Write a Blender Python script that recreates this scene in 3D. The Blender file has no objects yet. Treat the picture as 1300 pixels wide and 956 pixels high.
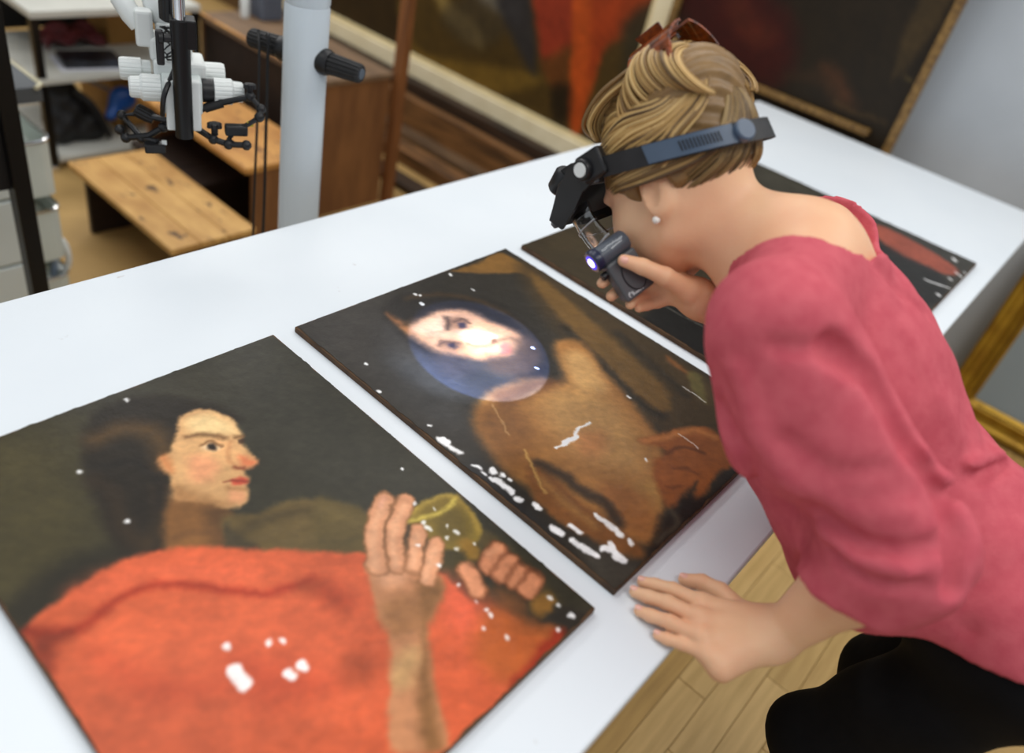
import bpy, bmesh, math, random
import numpy as np
from mathutils import Vector, Matrix
random.seed(7); np.random.seed(7)
PI = math.pi
scene = bpy.context.scene
COL = scene.collection

# ------------------------------------------------------------------ camera
cam_data = bpy.data.cameras.new('camera')
cam = bpy.data.objects.new('camera', cam_data)
COL.objects.link(cam)
cam_right = Vector((0.65406, -0.73089, 0.19495))
cam_up = Vector((0.32738, 0.50584, 0.79809))
cam_fwd = Vector((0.68193, 0.45818, -0.57013))
cm = Matrix.Identity(4)
for i in range(3):
    cm[i][0] = cam_right[i]; cm[i][1] = cam_up[i]; cm[i][2] = -cam_fwd[i]
cm[2][3] = 1.557
cam.matrix_world = cm
cam_data.sensor_fit = 'HORIZONTAL'
cam_data.sensor_width = 36.0
cam_data.lens = 990.5 / 1300.0 * 36.0
cam_data.shift_y = -44.5 / 1300.0
cam_data.clip_start = 0.05
cam_data.dof.use_dof = True
cam_data.dof.focus_distance = 1.18
cam_data.dof.aperture_fstop = 1.7
scene.camera = cam

# ------------------------------------------------------------------ room light
world = bpy.data.worlds.new('world'); scene.world = world
world.use_nodes = True
bg = world.node_tree.nodes['Background']
bg.inputs['Color'].default_value = (0.86, 0.93, 1.0, 1)
bg.inputs['Strength'].default_value = 0.58

def area_light(name, loc, size, energy, color=(1, 1, 1), target=None):
    d = bpy.data.lights.new(name, 'AREA'); d.shape = 'RECTANGLE'
    d.size, d.size_y = size; d.energy = energy; d.color = color
    o = bpy.data.objects.new(name, d); COL.objects.link(o); o.location = loc
    if target is not None:
        o.rotation_euler = (Vector(target) - Vector(loc)).to_track_quat('-Z', 'Y').to_euler()
    return o
area_light('ceiling_light', (1.6, -0.8, 3.3), (4.6, 0.7), 80, (1.0, 0.97, 0.93))
area_light('ceiling_light.001', (1.6, 1.7, 3.3), (4.6, 0.7), 50, (1.0, 0.97, 0.93))
area_light('back_fill_light', (1.6, 4.2, 3.3), (4.6, 0.7), 110, (1.0, 0.97, 0.93))  # added fill lamp to brighten the back of the room, no known fixture
area_light('window_daylight', (-2.6, 1.6, 2.2), (2.2, 1.8), 10, (0.86, 0.93, 1.0), (1.2, 1.0, 0.8))

vs = scene.view_settings
vs.view_transform = 'Standard'; vs.look = 'None'; vs.gamma = 1.0; vs.use_curve_mapping = False
vs.exposure = -0.28

# ------------------------------------------------------------------ helpers
def lin(c):
    return tuple(((v / 255.0) / 12.92 if v / 255.0 <= 0.04045 else ((v / 255.0 + 0.055) / 1.055) ** 2.4) for v in c)
MATS = {}
def mat(name, rgb, rough=0.5, metal=0.0, rgb2=None, scale=8.0, stretch=(1, 1, 1), bump=0.0, bump_scale=None, spec=0.5,
        detail=5.0, lo=0.35, hi=0.7, coat=0.0, trans=0.0, sss=0.0, attr=None, ior=1.45, emit=None, estr=0.0, spots=None):
    if name in MATS: return MATS[name]
    m = bpy.data.materials.new(name); m.use_nodes = True; MATS[name] = m
    nt = m.node_tree; b = nt.nodes['Principled BSDF']
    b.inputs['Base Color'].default_value = (*lin(rgb), 1)
    b.inputs['Roughness'].default_value = rough; b.inputs['Metallic'].default_value = metal
    b.inputs['Specular IOR Level'].default_value = spec; b.inputs['IOR'].default_value = ior
    b.inputs['Coat Weight'].default_value = coat; b.inputs['Transmission Weight'].default_value = trans
    if sss:
        b.inputs['Subsurface Weight'].default_value = sss
        b.inputs['Subsurface Radius'].default_value = (0.012, 0.004, 0.002); b.inputs['Subsurface Scale'].default_value = 1.0
    if emit:
        b.inputs['Emission Color'].default_value = (*lin(emit), 1); b.inputs['Emission Strength'].default_value = estr
    def nd(t, **k):
        n = nt.nodes.new(t)
        for a, v in k.items(): setattr(n, a, v)
        return n
    tc = nd('ShaderNodeTexCoord'); mp = nd('ShaderNodeMapping'); mp.inputs['Scale'].default_value = stretch
    nt.links.new(tc.outputs['Object'], mp.inputs['Vector'])
    src = None
    if attr:
        at_ = nd('ShaderNodeVertexColor', layer_name=attr); src = at_.outputs['Color']
    if rgb2 is not None:
        nz = nd('ShaderNodeTexNoise'); nz.inputs['Scale'].default_value = scale; nz.inputs['Detail'].default_value = detail
        nt.links.new(mp.outputs['Vector'], nz.inputs['Vector'])
        rp = nd('ShaderNodeValToRGB')
        rp.color_ramp.elements[0].position = lo; rp.color_ramp.elements[1].position = hi
        rp.color_ramp.elements[0].color = (*lin(rgb), 1); rp.color_ramp.elements[1].color = (*lin(rgb2), 1)
        nt.links.new(nz.outputs['Fac'], rp.inputs['Fac'])
        if src is None: src = rp.outputs['Color']
        else:
            mx = nd('ShaderNodeMix', data_type='RGBA', blend_type='MULTIPLY'); mx.inputs[0].default_value = 1.0
            nt.links.new(src, mx.inputs[6]); nt.links.new(rp.outputs['Color'], mx.inputs[7]); src = mx.outputs[2]
    if spots is not None:          # scattered marks: (colour, scale, threshold)
        nz3 = nd('ShaderNodeTexNoise'); nz3.inputs['Scale'].default_value = spots[1]; nz3.inputs['Detail'].default_value = 3
        nt.links.new(mp.outputs['Vector'], nz3.inputs['Vector'])
        r3 = nd('ShaderNodeValToRGB'); r3.color_ramp.elements[0].position = spots[2]; r3.color_ramp.elements[1].position = spots[2] + 0.04
        nt.links.new(nz3.outputs['Fac'], r3.inputs['Fac'])
        mx = nd('ShaderNodeMix', data_type='RGBA')
        nt.links.new(r3.outputs['Color'], mx.inputs[0])
        if src is not None: nt.links.new(src, mx.inputs[6])
        else: mx.inputs[6].default_value = (*lin(rgb), 1)
        mx.inputs[7].default_value = (*lin(spots[0]), 1); src = mx.outputs[2]
    if src is not None: nt.links.new(src, b.inputs['Base Color'])
    if bump:
        nz2 = nd('ShaderNodeTexNoise'); nz2.inputs['Scale'].default_value = bump_scale or scale * 3; nz2.inputs['Detail'].default_value = 4
        nt.links.new(mp.outputs['Vector'], nz2.inputs['Vector'])
        bp = nd('ShaderNodeBump'); bp.inputs['Strength'].default_value = bump; bp.inputs['Distance'].default_value = 0.002
        nt.links.new(nz2.outputs['Fac'], bp.inputs['Height']); nt.links.new(bp.outputs['Normal'], b.inputs['Normal'])
    return m

def tag(o, label=None, cat=None, group=None, kind=None):
    if label: o['label'] = label
    if cat: o['category'] = cat
    if group: o['group'] = group
    if kind: o['kind'] = kind
    return o
def thing(name, loc, label, cat, group=None):
    o = bpy.data.objects.new(name, None); COL.objects.link(o); o.location = loc; o.empty_display_size = 0.05
    return tag(o, label, cat, group)
def wloc(o):          # meshes are built in world coordinates, so only the Empty of a thing is displaced
    return Vector(o.location) if o.type == 'EMPTY' else Vector((0, 0, 0))

class MB:
    """collects shapes in world coordinates; build() links ONE mesh object"""
    def __init__(s): s.v = []; s.f = []
    def add(s, vs, fs):
        n = len(s.v); s.v += [tuple(map(float, p)) for p in vs]; s.f += [tuple(i + n for i in q) for q in fs]; return s
    def box(s, c, half, ax=None, bev=0.0):
        c = np.array(c, float); ax = np.eye(3) if ax is None else np.array(ax, float); h = np.array(half, float)
        b = min(bev, h.min() * 0.9)
        if b <= 0:
            vs = [c + (np.array(k) * h) @ ax for k in ((-1,-1,-1),(1,-1,-1),(1,1,-1),(-1,1,-1),(-1,-1,1),(1,-1,1),(1,1,1),(-1,1,1))]
            return s.add(vs, [(0,3,2,1),(4,5,6,7),(0,1,5,4),(1,2,6,5),(2,3,7,6),(3,0,4,7)])
        bm = bmesh.new(); bmesh.ops.create_cube(bm, size=2.0)
        for v in bm.verts: v.co = Vector([v.co[i] * h[i] for i in range(3)])
        bmesh.ops.bevel(bm, geom=list(bm.edges), offset=b, segments=2, affect='EDGES', profile=0.5)
        bm.verts.ensure_lookup_table()
        vs = [c + np.array(v.co) @ ax for v in bm.verts]; fs = [tuple(v.index for v in f.verts) for f in bm.faces]
        bm.free(); return s.add(vs, fs)
    def tube(s, pts, rad, seg=10, caps=True, squash=None):
        P = [np.array(p, float) for p in pts]; n = len(P)
        R_ = rad if hasattr(rad, '__len__') else [rad] * n
        t0 = P[1] - P[0]; t0 = t0 / np.linalg.norm(t0)
        a = np.array([0, 0, 1.0]) if abs(t0[2]) < 0.9 else np.array([1.0, 0, 0])
        nrm = np.cross(t0, a); nrm /= np.linalg.norm(nrm)
        vs = []; fs = []
        for i in range(n):
            t = P[min(i + 1, n - 1)] - P[max(i - 1, 0)]; t = t / (np.linalg.norm(t) + 1e-12)
            nrm = nrm - t * (nrm @ t); nrm /= np.linalg.norm(nrm) + 1e-12
            bn = np.cross(t, nrm)
            for k in range(seg):
                an = 2 * PI * k / seg
                vs.append(P[i] + R_[i] * (math.cos(an) * nrm + math.sin(an) * bn))
        for i in range(n - 1):
            for k in range(seg):
                k2 = (k + 1) % seg
                fs.append((i * seg + k, i * seg + k2, (i + 1) * seg + k2, (i + 1) * seg + k))
        if caps:
            fs.append(tuple(range(seg - 1, -1, -1))); fs.append(tuple((n - 1) * seg + k for k in range(seg)))
        return s.add(vs, fs)
    def lathe(s, o, axis, prof, seg=20, ribs=0, rib=0.0):
        """prof: list of (distance along axis, radius)"""
        o = np.array(o, float); t = np.array(axis, float); t /= np.linalg.norm(t)
        a = np.array([0, 0, 1.0]) if abs(t[2]) < 0.9 else np.array([1.0, 0, 0])
        n1 = np.cross(t, a); n1 /= np.linalg.norm(n1); n2 = np.cross(t, n1)
        if ribs: seg = ribs * 4
        vs = []; fs = []
        for (d, r) in prof:
            for k in range(seg):
                an = 2 * PI * k / seg
                rr = r * (1 - (rib if ribs and k % 4 in (0, ) else 0))
                vs.append(o + t * d + rr * (math.cos(an) * n1 + math.sin(an) * n2))
        m = len(prof)
        for i in range(m - 1):
            for k in range(seg):
                k2 = (k + 1) % seg
                fs.append((i * seg + k, i * seg + k2, (i + 1) * seg + k2, (i + 1) * seg + k))
        fs.append(tuple(range(seg - 1, -1, -1))); fs.append(tuple((m - 1) * seg + k for k in range(seg)))
        return s.add(vs, fs)
    def ball(s, c, r, seg=14):
        r = np.array(r if hasattr(r, '__len__') else (r, r, r), float); c = np.array(c, float)
        vs = []; fs = []; m = seg // 2
        for i in range(m + 1):
            th = PI * i / m
            for k in range(seg):
                ph = 2 * PI * k / seg
                vs.append(c + r * np.array((math.sin(th) * math.cos(ph), math.sin(th) * math.sin(ph), math.cos(th))))
        for i in range(m):
            for k in range(seg):
                k2 = (k + 1) % seg
                fs.append((i * seg + k, (i + 1) * seg + k, (i + 1) * seg + k2, i * seg + k2))
        return s.add(vs, fs)
    def grid(s, rows, closed=False):
        rows = [list(r) for r in rows]; n = len(rows[0]); fs = []
        for i in range(len(rows) - 1):
            for k in range(n if closed else n - 1):
                k2 = (k + 1) % n
                fs.append((i * n + k, i * n + k2, (i + 1) * n + k2, (i + 1) * n + k))
        return s.add([p for r in rows for p in r], fs)
    def slab(s, rows, off):
        """sheet rows[i][j] with thickness vector field off[i][j]"""
        A = [list(map(np.array, r)) for r in rows]; B = [[A[i][j] + np.array(off[i][j]) for j in range(len(A[0]))] for i in range(len(A))]
        n = len(A[0]); m = len(A); N = n * m
        vs = [p for r in A for p in r] + [p for r in B for p in r]; fs = []
        for i in range(m - 1):
            for k in range(n - 1):
                q = (i * n + k, i * n + k + 1, (i + 1) * n + k + 1, (i + 1) * n + k)
                fs.append(q[::-1]); fs.append(tuple(x + N for x in q))
        loop = [k for k in range(n)] + [i * n + n - 1 for i in range(1, m)] + [(m - 1) * n + k for k in range(n - 2, -1, -1)] + [i * n for i in range(m - 2, 0, -1)]
        for a, b in zip(loop, loop[1:] + loop[:1]): fs.append((a, b, b + N, a + N))
        return s.add(vs, fs)
    def build(s, name, m, parent=None, smooth=False, angle=40):
        me = bpy.data.meshes.new(name); me.from_pydata(s.v, [], s.f); me.update()
        return link(me, name, m, parent, smooth, angle)

def link(me, name, m, parent=None, smooth=False, angle=None):
    bm = bmesh.new(); bm.from_mesh(me); bmesh.ops.recalc_face_normals(bm, faces=list(bm.faces))
    if smooth:
        for f in bm.faces: f.smooth = True
        if angle:
            for e in bm.edges:
                if len(e.link_faces) == 2 and e.calc_face_angle(0) > math.radians(angle): e.smooth = False
    bm.to_mesh(me); bm.free()
    return link_raw(me, name, m, parent)
def link_raw(me, name, m, parent=None):
    o = bpy.data.objects.new(name, me); COL.objects.link(o)
    if m is not None: me.materials.append(m)
    if parent is not None:
        o.parent = parent; o.matrix_parent_inverse = Matrix.Translation(-wloc(parent))
    return o
def np_mesh(name, V, F, m, parent=None, smooth=True, colors=None):
    me = bpy.data.meshes.new(name)
    V = np.ascontiguousarray(V, 'f4'); F = np.ascontiguousarray(F, 'i4'); k = F.shape[1]
    me.vertices.add(len(V)); me.vertices.foreach_set('co', V.ravel())
    me.loops.add(F.size); me.loops.foreach_set('vertex_index', F.ravel())
    me.polygons.add(len(F)); me.polygons.foreach_set('loop_start', np.arange(0, F.size, k, dtype='i4'))
    if smooth: me.polygons.foreach_set('use_smooth', np.ones(len(F), bool))
    me.update(calc_edges=True)
    if colors is not None:
        ca = me.color_attributes.new('paint', 'FLOAT_COLOR', 'POINT')
        ca.data.foreach_set('color', np.concatenate([colors, np.ones((len(colors), 1))], 1).astype('f4').ravel())
    return link_raw(me, name, m, parent)
def catmull(pts, n=6):
    P = [np.array(p, float) for p in pts]; out = []
    for i in range(len(P) - 1):
        p0 = P[max(i - 1, 0)]; p1 = P[i]; p2 = P[i + 1]; p3 = P[min(i + 2, len(P) - 1)]
        for k in range(n):
            t = k / n
            out.append(0.5 * (2 * p1 + (p2 - p0) * t + (2 * p0 - 5 * p1 + 4 * p2 - p3) * t * t + (3 * p1 - p0 - 3 * p2 + p3) * t ** 3))
    out.append(P[-1]); return out

# ---- implicit surfaces (for the figure) -------------------------------
def rc(P, a, b, ra, rb):
    a = np.array(a, 'f4'); ba = np.array(b, 'f4') - a
    pa = P - a; t = np.clip(pa @ ba / (ba @ ba), 0, 1)
    return np.sqrt(((pa - t[:, None] * ba) ** 2).sum(1)) - (ra + (rb - ra) * t)
def ell(P, c, r, ax=None):
    q = P - np.array(c, 'f4')
    if ax is not None: q = q @ np.array(ax, 'f4').T
    r = np.array(r, 'f4'); k0 = np.sqrt(((q / r) ** 2).sum(1)); k1 = np.sqrt(((q / (r * r)) ** 2).sum(1)) + 1e-9
    return k0 * (k0 - 1) / k1
def smin(a, b, k):
    h = np.clip(0.5 + 0.5 * (b - a) / k, 0, 1)
    return b + (a - b) * h - k * h * (1 - h)
def smax(a, b, k): return -smin(-a, -b, k)
def seg_dist(P, pts):
    d = None
    for a, b in zip(pts[:-1], pts[1:]):
        x = rc(P, a, b, 0, 0); d = x if d is None else np.minimum(d, x)
    return d
def nets(fn, lo, hi, h):
    lo = np.array(lo, float); n = np.ceil((np.array(hi, float) - lo) / h).astype(int) + 1
    ax = [(lo[i] + h * np.arange(n[i])).astype('f4') for i in range(3)]
    F = np.empty(n, 'f4')
    for i in range(0, n[0], 16):
        G = np.stack(np.meshgrid(ax[0][i:i + 16], ax[1], ax[2], indexing='ij'), -1)
        F[i:i + 16] = fn(G.reshape(-1, 3)).reshape(G.shape[:3])
    c = n - 1
    acc = np.zeros((*c, 3), 'f4'); cnt = np.zeros(c, 'f4')
    for a in range(3):
        s0 = [slice(None)] * 3; s1 = [slice(None)] * 3; s0[a] = slice(0, -1); s1[a] = slice(1, None)
        A = F[tuple(s0)]; B = F[tuple(s1)]; X = (A < 0) != (B < 0)
        I = np.nonzero(X); t = A[I] / (A[I] - B[I])
        pos = np.stack(I, 1).astype('f4'); pos[:, a] += t
        o = [k for k in range(3) if k != a]
        for da in (0, 1):
            for db in (0, 1):
                J = [I[0].copy(), I[1].copy(), I[2].copy()]; J[o[0]] -= da; J[o[1]] -= db
                ok = (J[o[0]] >= 0) & (J[o[0]] < c[o[0]]) & (J[o[1]] >= 0) & (J[o[1]] < c[o[1]])
                Jt = tuple(j[ok] for j in J)
                acc[Jt] += pos[ok]; cnt[Jt] += 1
    M = cnt > 0; idx = np.full(c, -1, 'i4'); idx[M] = np.arange(M.sum())
    V = lo + h * (acc[M] / cnt[M][:, None])
    Q = []
    for a in range(3):
        s0 = [slice(None)] * 3; s1 = [slice(None)] * 3; s0[a] = slice(0, -1); s1[a] = slice(1, None)
        A = F[tuple(s0)] < 0; B = F[tuple(s1)] < 0
        I = np.nonzero(A != B); b_, c_ = [(1, 2), (2, 0), (0, 1)][a]
        ok = (I[b_] > 0) & (I[c_] > 0) & (I[b_] < c[b_]) & (I[c_] < c[c_])
        I = [k[ok] for k in I]; inside = A[tuple(I)]
        def g(db, dc):
            J = [k.copy() for k in I]; J[b_] -= db; J[c_] -= dc; return idx[tuple(J)]
        q = np.stack([g(1, 1), g(0, 1), g(0, 0), g(1, 0)], 1)
        q[~inside] = q[~inside][:, ::-1]; Q.append(q)
    Q = np.concatenate(Q); return V, Q[(Q >= 0).all(1)]

# ------------------------------------------------------------------ materials
M_wall = mat('wall_paint', (186, 192, 198), 0.85, rgb2=(174, 180, 186), scale=2.5, bump=0.15, bump_scale=60)
M_wall2 = mat('back_wall_paint', (120, 112, 96), 0.9, rgb2=(104, 97, 84), scale=2)
M_floor = mat('floor_linoleum', (182, 148, 92), 0.55, rgb2=(164, 132, 80), scale=5, bump=0.1)
M_plank = [mat('oak_plank_%d' % i, c, 0.45, rgb2=c2, scale=9, stretch=(0.5, 6, 1), bump=0.2) for i, (c, c2) in enumerate([((212, 176, 112), (188, 150, 90)), ((204, 168, 106), (180, 144, 84)), ((220, 184, 122), (196, 160, 100)), ((198, 160, 96), (174, 138, 80))])]
M_table = mat('white_laminate', (226, 232, 237), 0.42, rgb2=(221, 228, 234), scale=3, spots=((205, 206, 208), 26, 0.735))
M_tedge = mat('white_edge', (214, 220, 232), 0.5, rgb2=(204, 210, 224), scale=6)
M_leg = mat('grey_steel', (120, 124, 128), 0.45, 0.3, rgb2=(108, 112, 116), scale=5)

# ------------------------------------------------------------------ the room
fl = tag(MB().box((1.6, 2.0, -0.05), (4.4, 4.4, 0.05)).build('floor', M_floor), kind='structure')
pw, pl = 0.071, 0.50
plank_me = [None] * 4
k = 0
for j in range(10):
    y = 0.26 - j * (pw + 0.0015)
    x = 0.55 - (j % 3) * 0.17
    while x < 3.0:
        i = (j * 5 + int(x * 7)) % 4
        if plank_me[i] is None:
            o = MB().box((0, 0, 0.002), (pl / 2, pw / 2, 0.002), bev=0.0012).build('plank', M_plank[i]); plank_me[i] = o.data
        else:
            o = bpy.data.objects.new('plank', plank_me[i]); COL.objects.link(o)
        o.location = (x + pl / 2, y, 0.0005 * ((j + k) % 2)); o.parent = fl; x += pl + 0.0015; k += 1
tag(MB().box((3.13, 2.0, 1.35), (0.05, 4.4, 1.35)).build('wall_right', M_wall), kind='structure')
tag(MB().box((1.6, 6.2, 1.35), (4.4, 0.05, 1.35)).build('wall_back', M_wall2), kind='structure')
tag(MB().box((3.072, 3.9, 0.05), (0.008, 2.2, 0.05)).build('baseboard_right', mat('baseboard_wood', (96, 72, 46), 0.5, rgb2=(80, 60, 38))), kind='structure')

# ------------------------------------------------------------------ long white work table
TB = thing('work_table', (1.1, 0.6, 0), 'long white topped work table on which the loose panel paintings lie', 'table')
X0, X1, Y0, Y1, TZ = -0.75, 2.858, 0.098, 1.108, 0.80
MB().box(((X0 + X1) / 2, (Y0 + Y1) / 2, TZ - 0.009), ((X1 - X0) / 2, (Y1 - Y0) / 2, 0.009), bev=0.003).build('table_top', M_table, TB)
MB().box(((X0 + X1) / 2, (Y0 + Y1) / 2, TZ - 0.026), ((X1 - X0) / 2 - 0.01, (Y1 - Y0) / 2 - 0.012, 0.008)).build('under_board', M_tedge, TB)
for yy in (Y0 + 0.22, Y1 - 0.1):
    MB().box(((X0 + X1) / 2, yy, TZ - 0.064), ((X1 - X0) / 2 - 0.1, 0.02, 0.03)).build('rail', M_leg, TB)
for xx in (X0 + 0.15, 1.15, X1 - 0.15):
    for yy in (Y0 + 0.22, Y1 - 0.1):
        MB().box((xx, yy, (TZ - 0.094) / 2), (0.025, 0.025, (TZ - 0.094) / 2), bev=0.004).build('leg', M_leg, TB)

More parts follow.
